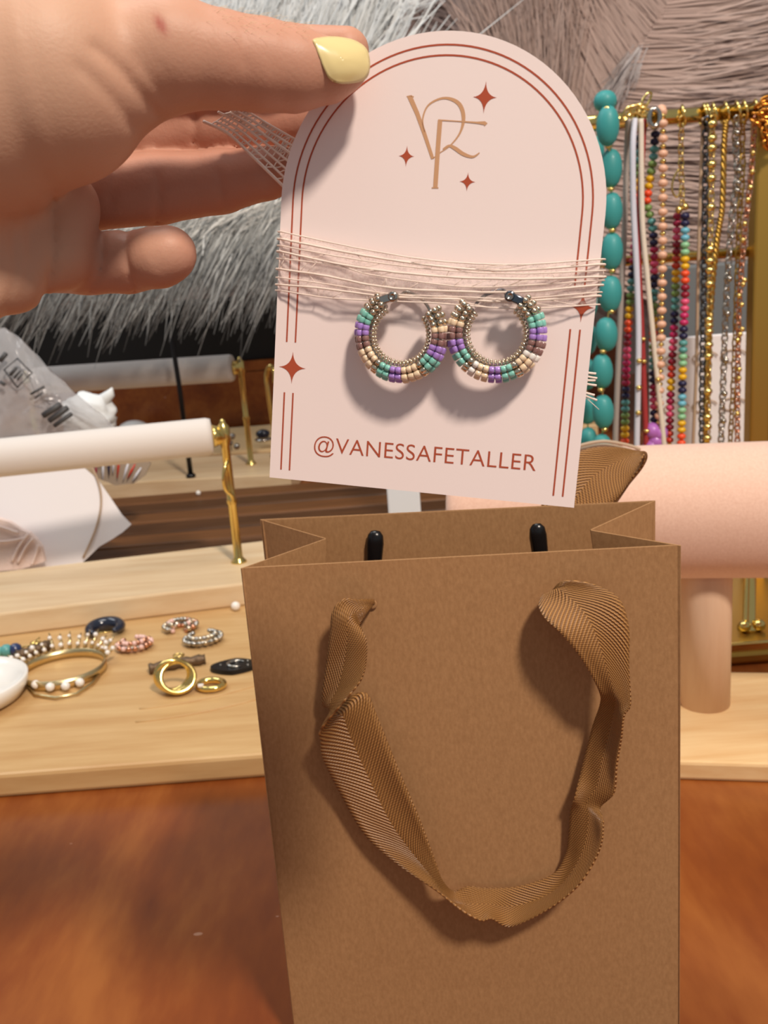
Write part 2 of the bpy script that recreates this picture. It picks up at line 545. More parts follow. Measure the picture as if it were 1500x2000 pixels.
# black plastic ends of the back handle, inside the mouth
for x, y, lean in ((732, 1075, .002), (1053, 1060, -.0015)):
    q = ray(x, y)
    c = CAM + q * (((BL + bnd * .0042) - CAM).dot(bnd) / q.dot(bnd))
    prof = [(.0004, -.009), (.0026, -.0085), (.0031, -.003), (.0034, .003), (.0030, .0062), (.0018, .0078), (0, .0082)]
    ax = (Vector((0, 0, 1)) + bxd * lean * 60 - bnd * .05).normalized()
    ex, ey, ez = frame_from(ax, bxd)
    tip = obj('handle_tip', lathe(prof, 18, axes_mat(c, ex, ey * .7, ez)), M['black'], h2)
    tag(tip, 'black plastic handle end inside the bag')

# ------------------------------------------------------------------ earring card
CO = Vector((-0.024115542828592372, 0.20575749046337535, 0.2645798824295822))
CU = Vector((0.968096337045986, -0.21720232562342923, -0.12495051797379012))
CV = Vector((0.14030759560788897, 0.05672103954608043, 0.9884819180377276))
CN = CU.cross(CV).normalized()
CWID, CHGT = 0.065, 0.0902
CTH = .0005
def cw(u, v, w=0.0):
    return CO + CU * u + CV * v + CN * w
def px2c(x, y, w=0.0):
    q = ray(x, y)
    t = ((CO + CN * w) - CAM).dot(CN) / q.dot(CN)
    p = CAM + q * t - CO
    return p.dot(CU), p.dot(CV)
def cpx(x, y, w=0.0):
    u, v = px2c(x, y, w)
    return cw(u, v, w)
CS = .2 / F                                             # metres per pixel on the card, about

card = thing('earring_card', cw(CWID / 2, 0), 'pale pink arch-topped earring card with rust-coloured print held up by the hand', 'card')
arch = [(0, 0), (CWID, 0)] + [(CWID / 2 + CWID / 2 * math.cos(a), CHGT - CWID / 2 + CWID / 2 * math.sin(a)) for a in np.linspace(0, math.pi, 49)]
n = len(arch)
V = [cw(u, v, 0) for u, v in arch] + [cw(u, v, -CTH) for u, v in arch]
Fc = [tuple(range(n)), tuple(reversed(range(n, 2 * n)))] + [((i + 1) % n, i, i + n, (i + 1) % n + n) for i in range(n)]
obj('card_board', (V, Fc), M['card'], card, smooth=False)

def flat_poly(pts, w=.00006):
    return [cw(u, v, w) for u, v in pts], [tuple(range(len(pts)))]
def stroke(pts, widths, w=.00006):
    """variable-width line on the card; pts are (u, v)"""
    P = [Vector((p[0], p[1])) for p in pts]
    ws = widths if hasattr(widths, '__len__') else [widths] * len(P)
    V, Fc = [], []
    for i, p in enumerate(P):
        t = (P[min(i + 1, len(P) - 1)] - P[max(i - 1, 0)]).normalized()
        nn = Vector((-t.y, t.x)) * ws[i] / 2
        V += [cw(p.x + nn.x, p.y + nn.y, w), cw(p.x - nn.x, p.y - nn.y, w)]
        if i: Fc.append((2 * i - 2, 2 * i - 1, 2 * i + 1, 2 * i))
    return V, Fc
def star(x, y, rx, ry, name='printed_star'):
    u, v = px2c(x, y)
    pts = []
    for k in range(4):
        a = k * math.pi / 2
        r = (ry if k % 2 == 0 else rx) * CS
        tip = Vector((math.sin(a) * r, math.cos(a) * r))
        b = (k + 1) * math.pi / 2
        r2 = (ry if (k + 1) % 2 == 0 else rx) * CS
        nxt = Vector((math.sin(b) * r2, math.cos(b) * r2))
        cen = Vector((0, 0))
        for t in np.linspace(0, 1, 8, endpoint=False):
            c1 = cen + (tip + nxt) * .07
            q = tip * (1 - t) ** 2 + c1 * 2 * t * (1 - t) + nxt * t * t
            pts.append((u + q.x, v + q.y))
    obj(name, flat_poly(pts[::-1]), M['ink'], card, smooth=False)
star(947, 190, 22, 28); star(794, 305, 15, 19); star(913, 355, 15, 17)
star(571, 718, 28, 32); star(1137, 600, 22, 28)

# double border lines
LW = .00034
def arch_line(off, v_left, v_right):
    r = CWID / 2 - off
    c = (CWID / 2, CHGT - CWID / 2)
    pts = [(CWID - off, v_right)] + [(c[0] + r * math.cos(a), c[1] + r * math.sin(a)) for a in np.linspace(0, math.pi, 60)] + [(off, v_left)]
    return stroke(pts, LW)
vl = px2c(565, 668)[1]; vr = px2c(1160, 560)[1]
for off in (.0025, .0044):
    obj('printed_line', arch_line(off, vl, vr), M['ink'], card, smooth=False)
    obj('printed_line', stroke([(off, px2c(555, 766)[1]), (off, px2c(550, 917)[1])], LW), M['ink'], card, smooth=False)
    obj('printed_line', stroke([(CWID - off, px2c(1135, 644)[1]), (CWID - off, px2c(1090, 969)[1])], LW), M['ink'], card, smooth=False)

# monogram
def mg(pts):
    return [px2c(520 + x / 2.143, 30 + y / 2.143) for x, y in pts]
mono = []
mono.append(stroke(mg([(600, 338), (632, 410), (664, 500), (697, 600)]), [19 * CS / 2.143, 17 * CS / 2.143, 15 * CS / 2.143, 13 * CS / 2.143]))
mono.append(stroke(mg([(588, 340), (602, 337), (618, 341)]), 4 * CS / 2.143))
lp = catmull([(664, 490), (655, 435), (680, 375), (745, 346), (805, 368), (826, 425), (812, 490), (770, 545), (720, 580), (698, 600)], 60)
wd = catmull([(5,), (6,), (7,), (9,), (15,), (15,), (8,), (5,), (4,), (4,)], 60)[:, 0] * CS / 2.143
mono.append(stroke(mg(lp), list(wd)))
lg = catmull([(740, 560), (765, 546), (790, 556), (825, 580), (865, 592), (893, 575)], 30)
lw = catmull([(5,), (9,), (14,), (14,), (9,), (4,)], 30)[:, 0] * CS / 2.143
mono.append(stroke(mg(lg), list(lw), .00008))
mono.append(stroke(mg([(728, 438), (720, 540), (708, 720)]), [18 * CS / 2.143] * 3, .00007))
mono.append(stroke(mg([(693, 722), (721, 722)]), 5 * CS / 2.143))
mono.append(stroke(mg([(720, 438), (800, 443), (880, 449), (914, 451), (920, 458)]), [5 * CS / 2.143, 4 * CS / 2.143, 7 * CS / 2.143, 14 * CS / 2.143, 16 * CS / 2.143], .00008))
obj('printed_monogram', join(*mono), M['gold_ink'], card, smooth=False)

# the printed handle along the foot of the card
tcv = bpy.data.curves.new('lettering', 'FONT')
tcv.body = '@VANESSAFETALLER'
tcv.size = 1.0
tcv.offset = -0.006
tcv.space_character = 1.04
tob = bpy.data.objects.new('lettering', tcv)
COL.objects.link(tob)
bpy.context.view_layer.update()
tme = tob.to_mesh()
tv = np.array([tuple(v.co) for v in tme.vertices])
tf = [tuple(p.vertices) for p in tme.polygons]
tob.to_mesh_clear()
bpy.data.objects.remove(tob)
x0, x1 = tv[:, 0].min(), tv[:, 0].max()
a, b = px2c(613, 882), px2c(1046, 920)
cap = tv[:, 1].max()
sxx = (b[0] - a[0]) / (x1 - x0)
syy = (px2c(1020, 887)[1] - px2c(1020, 919)[1]) / .70
obj('printed_lettering', ([cw(a[0] + (p[0] - x0) * sxx, a[1] + (b[1] - a[1]) * (p[0] - x0) / (x1 - x0) + p[1] * syy, .00006) for p in tv], tf), M['ink'], card, smooth=False)

# ------------------------------------------------------------------ gauze ribbon wound about the card
gz = thing('gauze_ribbon', cw(0, px2c(545, 540)[1], .001), 'loosely woven pale pink gauze ribbon wound around the card over the hoops', 'ribbon')
def gp(x, y, w):
    return cpx(520 + x / 2.143, 420 + y / 2.143, w)
GT = [[(62, 70), (400, 142), (700, 190), (1000, 208), (1200, 200), (1408, 184)], [(60, 100), (400, 168), (700, 212), (1000, 232), (1408, 206)],
      [(58, 128), (400, 190), (750, 232), (1050, 245), (1410, 232)], [(57, 152), (350, 214), (700, 255), (1050, 268), (1410, 258)],
      [(56, 182), (300, 212), (450, 252), (800, 298), (1050, 296), (1405, 272)], [(55, 226), (250, 255), (470, 298), (700, 316), (1050, 322), (1400, 292)],
      [(55, 262), (260, 290), (520, 330), (800, 342), (1050, 350), (1395, 322)], [(55, 292), (200, 303), (420, 332), (500, 342), (800, 352), (1030, 362), (1390, 338)],
      [(58, 316), (300, 350), (700, 368), (1050, 392), (1386, 374)]]
def lift(u):
    return .0006 + .0026 * math.sin(math.pi * max(0, min(1, u))) ** .6
rows = []
for k, r in enumerate(GT):
    q = catmull(r, 40)
    pts = []
    for i, (x, y) in enumerate(q):
        jx = random.uniform(-.6, .6)
        pts.append(gp(x, y + jx, lift(i / 39) + .0002 * math.sin(i * 1.3 + k)))
    rows.append(pts)
    # round both edges and back behind the card
    lo, ro = px2c(520 + r[0][0] / 2.143, 420 + r[0][1] / 2.143), px2c(520 + r[-1][0] / 2.143, 420 + r[-1][1] / 2.143)
    el, er = min(lo[0], 0) - .0004, max(ro[0], CWID) + .0004
    back = [cw(er, ro[1], .0002), cw(er + .0002, ro[1], -.0008), cw(er - .004, ro[1], -.0016)] + [cw(er + (el - er) * t, ro[1] + (lo[1] - ro[1]) * t, -.0016) for t in (.25, .5, .75)] + [cw(el + .004, lo[1], -.0016), cw(el - .0002, lo[1], -.0008), cw(el, lo[1], .0002)]
    thick = .00022 if k in (1, 3, 5, 7) else .00014
    obj('thread', tube(pts + back, thick, 6, closed=True), M['gauze'], gz)
# cross threads
weft = []
for i in range(0, 40):
    for rep in range(3):
        k = random.choice([0, 1, 2, 3, 4, 5, 6, 7])
        if random.random() < .55:
            a, b = rows[k][i], rows[k + 1][min(39, max(0, i + random.choice([-1, 0, 0, 1])))]
            md = (a + b) / 2 + CN * random.uniform(-.0003, .0003) + CU * random.uniform(-.0002, .0002)
            weft.append(tube([a, md, b], .00007, 4))
tag(obj('cross_threads', join(*weft), M['gauze'], gz), kind='stuff')
# fine veil of fluff between the threads
def veil_mat():
    m = mat('gauze_veil', 'f6e6dc', .9, spec=.1)
    nt = m.node_tree
    N, L = nt.nodes, nt.links
    tc = N.new('ShaderNodeTexCoord')
    nz = N.new('ShaderNodeTexNoise'); nz.inputs['Scale'].default_value = 1400; nz.inputs['Detail'].default_value = 5
    L.new(tc.outputs['Object'], nz.inputs['Vector'])
    rp = N.new('ShaderNodeMapRange'); rp.inputs['From Min'].default_value = .35; rp.inputs['From Max'].default_value = .75
    rp.inputs['To Min'].default_value = .05; rp.inputs['To Max'].default_value = .42
    L.new(nz.outputs['Fac'], rp.inputs['Value']); L.new(rp.outputs[0], N['Principled BSDF'].inputs['Alpha'])
    return m
M['veil'] = veil_mat()
V = []
for i in range(40):
    for k in range(len(rows)):
        V.append(rows[k][i] - CN * .0003)
nr = len(rows)
Fc = [(i * nr + k, i * nr + k + 1, (i + 1) * nr + k + 1, (i + 1) * nr + k) for i in range(39) for k in range(nr - 1)]
obj('gauze_veil', (V, Fc), M['veil'], gz)
# loose tail from behind the card to the left, under the thumb
tl_a = [(600, 285), (520, 240), (455, 200)]
tl_b = [(575, 385), (500, 312), (447, 262), (397, 237)]
tl_a = catmull(tl_a, 24); tl_b = catmull(tl_b, 24)
tail_rows = []
NT = 7
for k in range(NT):
    f = k / (NT - 1)
    pts = []
    for i in range(24):
        x, y = tl_a[i] * (1 - f) + tl_b[i] * f
        endx = 0 if k not in (1, 2, 4, 5) else 1
        pts.append(pix(x, y, .2000 - .0030 * (i / 23) + .0004 * math.sin(i * .6 + k)))
    if k in (2, 4, 5): pts = pts[:-3]
    if k == 1: pts = pts[:-1]
    tail_rows.append(pts)
    obj('tail_thread', tube(pts, .00034 if k in (2, 6) else .00026, 6), M['gauze'], gz)
tw = []
for i in range(0, 21):
    for k in range(NT - 1):
        if i < len(tail_rows[k]) and i < len(tail_rows[k + 1]) and random.random() < .85:
            for rep in range(1 if k > 2 else 3):
                j = min(len(tail_rows[k + 1]) - 1, max(0, i + random.choice([0, 0, 1])))
                f = rep / 3
                a = tail_rows[k][i].lerp(tail_rows[k][min(i + 1, len(tail_rows[k]) - 1)], f)
                b = tail_rows[k + 1][j].lerp(tail_rows[k + 1][min(j + 1, len(tail_rows[k + 1]) - 1)], f)
                tw.append(tube([a, (a + b) / 2 + Vector((0, random.uniform(-.0002, .0002), random.uniform(-.0002, .0002))), b], .00014, 4))
tag(obj('tail_cross_threads', join(*tw), M['gauze'], gz), kind='stuff')
# frayed end at the right edge
for k, (y, ln, dy) in enumerate(((728, 20, 2), (735, 22, 4), (743, 19, 0), (750, 21, 3), (768, 17, 4), (774, 22, 8), (778, 26, 22))):
    p0 = cpx(1120, y - 4, -.0012); p1 = cpx(1146, y, -.0010); p2 = cpx(1144 + ln, y + dy, -.0004)
    obj('frayed_thread', tube([p0, p1, p2], .00024 if k < 6 else .00008, 5), M['gauze'], gz)

# ------------------------------------------------------------------ the two beaded hoops
bead_sil = newmesh('silver_bead', *ball(r=1, sub=2), M['silver'])
def cylbead(m):
    return newmesh('bead', *lathe([(.35, -.5), (.82, -.5), (1.0, -.32), (1.0, .32), (.82, .5), (.35, .5)], 12), m)
cyl = {k: cylbead(M[k]) for k in ('teal', 'purple', 'mauve', 'cream', 'pearl', 'silver')}
SEQ_L = ['silver'] * 3 + ['teal'] * 2 + ['purple'] * 2 + ['mauve'] * 2 + ['cream'] * 3 + ['silver'] + ['teal'] * 2 + ['purple'] * 2 + ['cream'] * 3 + ['silver'] + ['teal'] * 2 + ['purple'] * 2 + ['mauve'] * 2 + ['cream'] + ['silver'] * 3
SEQ_R = ['silver'] * 3 + ['teal'] * 2 + ['purple'] * 2 + ['mauve'] * 2 + ['pearl'] + ['cream'] * 2 + ['silver'] + ['teal'] * 2 + ['purple'] * 2 + ['cream'] * 2 + ['pearl'] + ['silver'] + ['teal'] * 2 + ['purple'] * 2 + ['mauve'] * 2 + ['cream'] + ['silver'] * 3

def hoop(cx, cy, seq, side, label, dark):
    """side +1: hinge at the left end; -1: mirrored"""
    W0 = .0042
    u0, v0 = px2c(cx, cy, W0)
    R, r = .0074, .0019
    e = thing('hoop_earring', cw(u0, v0 - R - r, W0), label, 'earring', 'beaded hoop earrings on the card')
    yaw = math.radians(10) * side
    def P(th, rad, w):
        # th measured from straight up, positive towards the hinge side, going round by the bottom
        x = -side * math.sin(th) * rad
        y = math.cos(th) * rad * .97
        return cw(u0 + x * math.cos(yaw), v0 + y * 1.0, W0 + w + x * math.sin(yaw) * .5)
    a0, a1 = math.radians(32), math.radians(360 - 47)
    core = [P(a0 + (a1 - a0) * i / 60, R, 0) for i in range(61)]
    obj('hoop_core', tube(core, .0012, 10), M['steel'], e)
    nb = len(seq)
    def place(me, th, phi, rr, sc, name='bead'):
        rad = R + rr * math.sin(phi)
        p = P(th, rad, rr * math.cos(phi))
        p2 = P(th + .01, rad, rr * math.cos(phi))
        ex, ey, ez = frame_from(p2 - p, CN)
        inst(name, me, axes_mat(p, ex * sc[0], ey * sc[1], ez * sc[2]), e)
    for i, c in enumerate(seq):
        th = a0 + (a1 - a0) * (i + .5) / nb
        for q, ph in enumerate((-6, 38, 84)):
            ph = math.radians(ph)
            ln = (a1 - a0) / nb * (R + r * math.sin(ph)) * .86
            if c == 'silver' and (i < 3 or i >= nb - 3):
                place(bead_sil, th, ph, r + .0001, (.00066,) * 3)
            else:
                s = random.uniform(.95, 1.05)
                place(cyl[c], th + random.uniform(-.006, .006), ph, r + random.uniform(-.00008, .00008), (.00069 * s, .00069 * s, ln))
    ni = 36
    for i in range(ni):
        th = a0 + (a1 - a0) * (i + .5) / ni
        place(bead_sil, th, math.radians(-50), r + .0001, (.00048, .00048, .00037), 'silver_bead')
    for i in range(ni - 4):
        th = a0 + (a1 - a0) * (i + .5) / (ni - 4)
        place(bead_sil, th, math.radians(-82), r, (.00040, .00040, .00034), 'silver_bead')
    # hinge block with a rivet, at the top of the hinge end
    h = P(a0 - .20, R + .0004, .0012)
    hx, hy, hz = frame_from(CN, P(a0 - .4, R, 0) - P(a0, R, 0))
    ms = M['darksteel'] if dark else M['steel']
    hg = obj('hinge', join(bevel_box(None, .0030, .0017, .0014, .0003, M=axes_mat(h - hx * .0006, hx, hy, hz)), lathe([(.0011, -.0008), (.0011, .0004), (.0009, .0007)], 20, axes_mat(h + hx * .0007, hx, hy, hz))), ms, e)
    obj('rivet', lathe([(.0007, .0000), (.0007, .0002), (.0005, .0000), (.0003, -.0001), (0, -.0001)], 16, axes_mat(h + hx * .0007 + hz * .0008, hx, hy, hz)), M['steel'], hg)
    wire = [P(t, R * k, -.0030) for t, k in ((a0 - .22, 1.02), (a0 - .42, 1.10), (.0, 1.18), (-.35, 1.12), (-.62, 1.04), (-.80, .98))]
    wire = [Vector(p) for p in catmull([tuple(p) for p in wire], 24)]
    obj('ear_wire', tube(wire, [.00050 - .0002 * i / 23 for i in range(24)], 8), ms, e)
    return e
hoop(784, 654, SEQ_L, 1, 'beaded hoop earring with bright silver hinge, on the left half of the pink card', False)
hoop(970, 652, SEQ_R, -1, 'beaded hoop earring with dark gunmetal hinge, on the right half of the pink card', True)

# ------------------------------------------------------------------ the hand: one continuous surface from blended round cones
def surface_nets(f, org, h):
    s = f < 0
    nx, ny, nz = f.shape
    c = [(0, 0, 0), (1, 0, 0), (0, 1, 0), (1, 1, 0), (0, 0, 1), (1, 0, 1), (0, 1, 1), (1, 1, 1)]
    cnt = np.zeros((nx - 1, ny - 1, nz - 1), dtype=np.int8)
    for dx, dy, dz in c:
        cnt += s[dx:nx - 1 + dx, dy:ny - 1 + dy, dz:nz - 1 + dz]
    act = (cnt > 0) & (cnt < 8)
    ijk = np.argwhere(act)
    idx = -np.ones(act.shape, dtype=np.int64)
    idx[act] = np.arange(len(ijk))
    vals = np.stack([f[ijk[:, 0] + dx, ijk[:, 1] + dy, ijk[:, 2] + dz] for dx, dy, dz in c], 1)
    acc = np.zeros((len(ijk), 3)); num = np.zeros(len(ijk))
    ca = np.array(c, dtype=float)
    for a in range(8):
        for b in range(a + 1, 8):
            if np.abs(ca[a] - ca[b]).sum() != 1: continue
            m = (vals[:, a] < 0) != (vals[:, b] < 0)
            t = np.where(m, vals[:, a] / np.where(m, vals[:, a] - vals[:, b], 1), 0)
            acc += np.where(m[:, None], ca[a] + (ca[b] - ca[a]) * t[:, None], 0)
            num += m
    V = org + (ijk + acc / num[:, None]) * h
    faces = []
    for ax in range(3):
        o1, o2 = [(1, 2), (2, 0), (0, 1)][ax]
        sl0 = [slice(None)] * 3; sl1 = [slice(None)] * 3
        sl0[ax] = slice(0, -1); sl1[ax] = slice(1, None)
        A, B = s[tuple(sl0)], s[tuple(sl1)]
        e = np.argwhere(A != B)
        ok = (e[:, o1] > 0) & (e[:, o2] > 0)
        for q in (o1, o2):
            ok &= e[:, q] < f.shape[q] - 1
        e = e[ok]
        fl = A[tuple(e.T)]
        def cell(d1, d2):
            g = e.copy(); g[:, o1] += d1; g[:, o2] += d2
            return idx[tuple(g.T)]
        q = np.stack([cell(-1, -1), cell(0, -1), cell(0, 0), cell(-1, 0)], 1)
        q[~fl] = q[~fl][:, ::-1]
        faces.append(q)
    return V, np.concatenate(faces)

CH = {  # chains: (x, y, depth, radius px)
    'thumb': [(676, 132, .1855, 44), (640, 138, .1850, 60), (575, 136, .1842, 78), (510, 128, .1828, 85), (430, 117, .1810, 89), (335, 106, .1800, 106)],
    'thenar': [(330, 104, .1800, 104), (204, 142, .1800, 130), (90, 158, .1790, 202), (-60, 175, .1800, 250), (-320, 240, .178, 262)],
    'index': [(676, 100, .1972, 46), (560, 118, .2030, 66), (400, 160, .2120, 74), (230, 200, .2170, 84), (60, 240, .2150, 110)],
    'middle': [(640, 232, .2060, 46), (510, 248, .2120, 55), (378, 252, .2165, 57), (210, 268, .2180, 66), (40, 300, .2160, 100)],
    'ring': [(556, 331, .2060, 44), (520, 338, .2072, 50), (430, 355, .2120, 60), (305, 368, .2150, 68), (160, 380, .2150, 70), (20, 390, .2130, 100)],
    'pinky': [(330, 496, .2030, 54), (312, 502, .2035, 58), (250, 512, .2070, 59), (170, 512, .2080, 62), (20, 480, .2080, 90)],
    'pad1': [(122, 405, .2020, 72), (112, 495, .2010, 74)],
    'pad1b': [(140, 505, .2050, 58), (150, 520, .2060, 52)],
    'pad2': [(28, 430, .1965, 74), (18, 535, .1960, 78)],
    'pad3': [(-70, 430, .1900, 105), (-80, 555, .1900, 92)],
    'palm': [(40, 380, .2150, 105), (-180, 400, .2080, 190), (-420, 430, .196, 200)],
    'palm2': [(-60, 300, .196, 190), (-320, 330, .186, 250), (-620, 470, .178, 255)],
}
KB = {'thumb': .0012, 'thenar': .0022, 'index': .0005, 'middle': .0006, 'ring': .0007, 'pinky': .0003, 'pad1': .0006, 'pad1b': .0004, 'pad2': .0030, 'pad3': .004, 'palm': .002, 'palm2': .004}
prims = []
for nm, ch in CH.items():
    for a, b in zip(ch[:-1], ch[1:]):
        prims.append((np.array(pix(*a[:3])), np.array(pix(*b[:3])), a[3] * a[2] / F, b[3] * b[2] / F, nm))
wr = np.array(pix(-620, 470, .178))
prims.append((wr, np.array((-.165, .105, .215)), .0235, .026, 'arm'))
prims.append((np.array((-.165, .105, .215)), np.array((-.235, .03, .19)), .026, .031, 'arm'))
KB['arm'] = .004
CH_ORDER = list(CH) + ['arm']
hh = .00075
pa = np.array([np.minimum(p[0] - p[2], p[1] - p[3]) for p in prims]).min(0) - .004
pb = np.array([np.maximum(p[0] + p[2], p[1] + p[3]) for p in prims]).max(0) + .004
dims = np.ceil((pb - pa) / hh).astype(int) + 1
fld = np.full(dims, .02, dtype=np.float32)
def roundcone(X, Y, Z, a, b, r1, r2):
    d = b - a
    L2 = d @ d
    t = np.clip(((X - a[0]) * d[0] + (Y - a[1]) * d[1] + (Z - a[2]) * d[2]) / L2, 0, 1)
    return np.sqrt((X - a[0] - t * d[0]) ** 2 + (Y - a[1] - t * d[1]) ** 2 + (Z - a[2] - t * d[2]) ** 2) - (r1 + (r2 - r1) * t)
for nm in CH_ORDER:
    pr_ = [p for p in prims if p[4] == nm]
    lo = np.maximum(((np.min([np.minimum(p[0] - p[2], p[1] - p[3]) for p in pr_], 0) - .006 - pa) / hh).astype(int), 0)
    hi = np.minimum(((np.max([np.maximum(p[0] + p[2], p[1] + p[3]) for p in pr_], 0) + .006 - pa) / hh).astype(int) + 1, dims)
    X = (pa[0] + np.arange(lo[0], hi[0]) * hh)[:, None, None].astype(np.float32)
    Y = (pa[1] + np.arange(lo[1], hi[1]) * hh)[None, :, None].astype(np.float32)
    Z = (pa[2] + np.arange(lo[2], hi[2]) * hh)[None, None, :].astype(np.float32)
    cf = None
    for a, b, r1, r2, _ in pr_:
        d = roundcone(X, Y, Z, a.astype(np.float32), b.astype(np.float32), np.float32(r1), np.float32(r2))
        if cf is None:
            cf = d
        else:
            k = .0012                                    # blend inside one finger
            hm = np.maximum(k - np.abs(cf - d), 0)
            cf = np.minimum(cf, d) - hm * hm / (4 * k)
    sl = tuple(slice(l, h) for l, h in zip(lo, hi))
    k = KB[nm]
    hm = np.maximum(k - np.abs(fld[sl] - cf), 0)
    fld[sl] = np.minimum(fld[sl], cf) - hm * hm / (4 * k)
# skin creases: soft grooves that follow lines across the fingers and the ball of the thumb
near = np.argwhere(np.abs(fld) < .004)
PX = np.array(pa) + near * hh - np.array(CAM)
dep = PX @ np.array(FW)
sxp = 750 + F * (PX @ np.array(RT)) / dep
syp = 1000 - F * (PX @ np.array(UP)) / dep
add = np.zeros(len(near))
CR = [([(306, 224), (282, 192), (240, 142), (185, 92)], 0, .190, .0008, 9), ([(255, 248), (226, 202), (180, 155), (150, 130)], 0, .190, .0005, 9), ([(322, 195), (290, 145), (270, 112)], 0, .190, .0005, 11),
      ([(338, 180), (318, 140), (280, 85)], 0, .190, .0003, 6), ([(476, 60), (478, 130)], 0, .186, .0003, 4), ([(526, 60), (530, 140)], 0, .186, .0003, 4),
      ([(382, 222), (378, 278)], .195, .2165, .0009, 6), ([(311, 340), (308, 440)], .195, .2155, .0009, 5), ([(427, 335), (430, 355), (434, 420)], .195, .213, .0007, 5), ([(228, 300), (215, 400)], .195, .2155, .0006, 7),
      ([(249, 448), (246, 500), (266, 575)], .19, .2075, .0009, 4.5), ([(195, 445), (200, 510), (172, 575)], .19, .209, .0008, 5), ([(50, 380), (60, 480), (40, 590)], .18, .2, .0004, 6), ([(102, 375), (104, 480), (98, 540), (82, 585)], .18, .206, .0008, 6), ([(20, 420), (30, 520), (10, 620)], .17, .2, .0004, 7)]
for pl, d0, d1, amp, sg in CR:
    q = catmull(pl, 60)
    best = np.full(len(near), 1e9)
    m = (dep > d0) & (dep < d1) & (sxp > q[:, 0].min() - 40) & (sxp < q[:, 0].max() + 40) & (syp > q[:, 1].min() - 40) & (syp < q[:, 1].max() + 40)
    if not m.any(): continue
    dd = ((sxp[m][:, None] - q[None, :, 0]) ** 2 + (syp[m][:, None] - q[None, :, 1]) ** 2).min(1)
    add[m] += amp * np.exp(-dd / (sg * sg))
fld[tuple(near.T)] += add.astype(np.float32)
HV, HF = surface_nets(fld, pa, hh)
# relax once so no voxel steps remain
def relax(V, Fq, it=3, lam=.5):
    e = np.concatenate([Fq[:, [0, 1]], Fq[:, [1, 2]], Fq[:, [2, 3]], Fq[:, [3, 0]]])
    e = np.concatenate([e, e[:, ::-1]])
    deg = np.bincount(e[:, 0], minlength=len(V))[:, None]
    for _ in range(it):
        s = np.stack([np.bincount(e[:, 0], weights=V[e[:, 1], k], minlength=len(V)) for k in range(3)], 1)
        V = V + lam * (s / np.maximum(deg, 1) - V)
    return V
HV = relax(HV, HF, 4)
del fld
hand = thing('hand', pix(-620, 470, .178), 'bare hand with pale yellow nail polish pinching the top of the pink card', 'hand')
M['skin'] = attr_mat('skin', .5, sss=.12, bump=(1300, .14, .0005))
M['skin'].node_tree.nodes['Principled BSDF'].inputs['Specular IOR Level'].default_value = .35
hm_ = newmesh('palm_and_fingers', [tuple(v) for v in HV], [tuple(int(i) for i in q) for q in HF], M['skin'])
ho = bpy.data.objects.new('palm_and_fingers', hm_)
COL.objects.link(ho)
adopt(ho, hand)
# skin colouring with a little painted shade: rosier fingers and joints, one red mark on the thumb
P_ = HV - np.array(CAM)
dp = P_ @ np.array(FW)
hx_ = 750 + F * (P_ @ np.array(RT)) / dp
hy_ = 1000 - F * (P_ @ np.array(UP)) / dp
base = np.array(srgb('cca288')[:3]); rosy = np.array(srgb('c08a73')[:3]); mark = np.array(srgb('a85548')[:3])
fr = np.clip((hx_ - 120) / 350, 0, 1)[:, None] * .8
colr = base * (1 - fr) + rosy * fr
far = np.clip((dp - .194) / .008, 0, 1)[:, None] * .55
colr = colr * (1 - far) + np.array(srgb('bb8674')[:3]) * far  # rear fingers and palm rosier and darker, part of their shade in the colour
mk = np.exp(-(((hx_ - 314) * .9 - (hy_ - 48) * .35) / 9) ** 2 - ((hy_ - 48) / 18) ** 2)[:, None] * (dp < .19)[:, None]
colr = colr * (1 - mk) + mark * mk
ca = hm_.color_attributes.new('Col', 'FLOAT_COLOR', 'POINT')
ca.data.foreach_set('color', np.c_[colr, np.ones(len(colr))].astype(np.float32).ravel())

# thumbnail with pale yellow polish
M['polish'] = mat('yellow_polish', 'e3cf93', .22, coat=.4)
M['nailskin'] = mat('cuticle', 'e0a995', .45, sss=.2)
fm = (dp < .192) & (hx_ > 560) & (hx_ < 760) & (hy_ > 40) & (hy_ < 200)
fx, fy, fd = hx_[fm], hy_[fm], dp[fm]
def thumb_front(x, y):
    """camera-side depth of the thumb under a pixel, averaged over a few pixels"""
    m = (np.abs(fx - x) < 9) & (np.abs(fy - y) < 9)
    if not m.any():
        return None
    d = np.sort(fd[m])
    return float(d[:max(3, len(d) // 4)].mean())
def nail_pts(outline, lift_, ns=12, na=44):
    """filled rounded patch laid over the thumb surface"""
    q = catmull(outline + [outline[0]], na + 1)[:-1]
    c = q.mean(0)
    V, last = [], .172
    for s in np.linspace(0, 1, ns):
        for x, y in c + (q - c) * s:
            cx, cy = c + (np.array((x, y)) - c) * .92
            t = thumb_front(cx, cy)
            last = t if t is not None else last
            V.append(pix(x, y, last - lift_ * (1 - .6 * s ** 4)))
    V = np.array([tuple(v) for v in V]).reshape(ns, na, 3)
    for _ in range(6):
        W = V.copy()
        W[1:-1] = (V[:-2] + V[2:] + np.roll(V, 1, 1)[1:-1] + np.roll(V, -1, 1)[1:-1]) / 4
        V = W
    V[0] = V[1].mean(0)
    V = [Vector(v) for v in V.reshape(-1, 3)]
    Fc = []
    for j in range(ns - 1):
        for i in range(na):
            Fc.append((j * na + i, j * na + (i + 1) % na, (j + 1) * na + (i + 1) % na, (j + 1) * na + i))
    return V, Fc
no = obj('thumbnail', nail_pts([(611, 77), (622, 73), (655, 71), (692, 78), (716, 95), (723, 122), (719, 148), (704, 160), (668, 164), (645, 156), (632, 132), (622, 104)], .0006), M['polish'], hand)
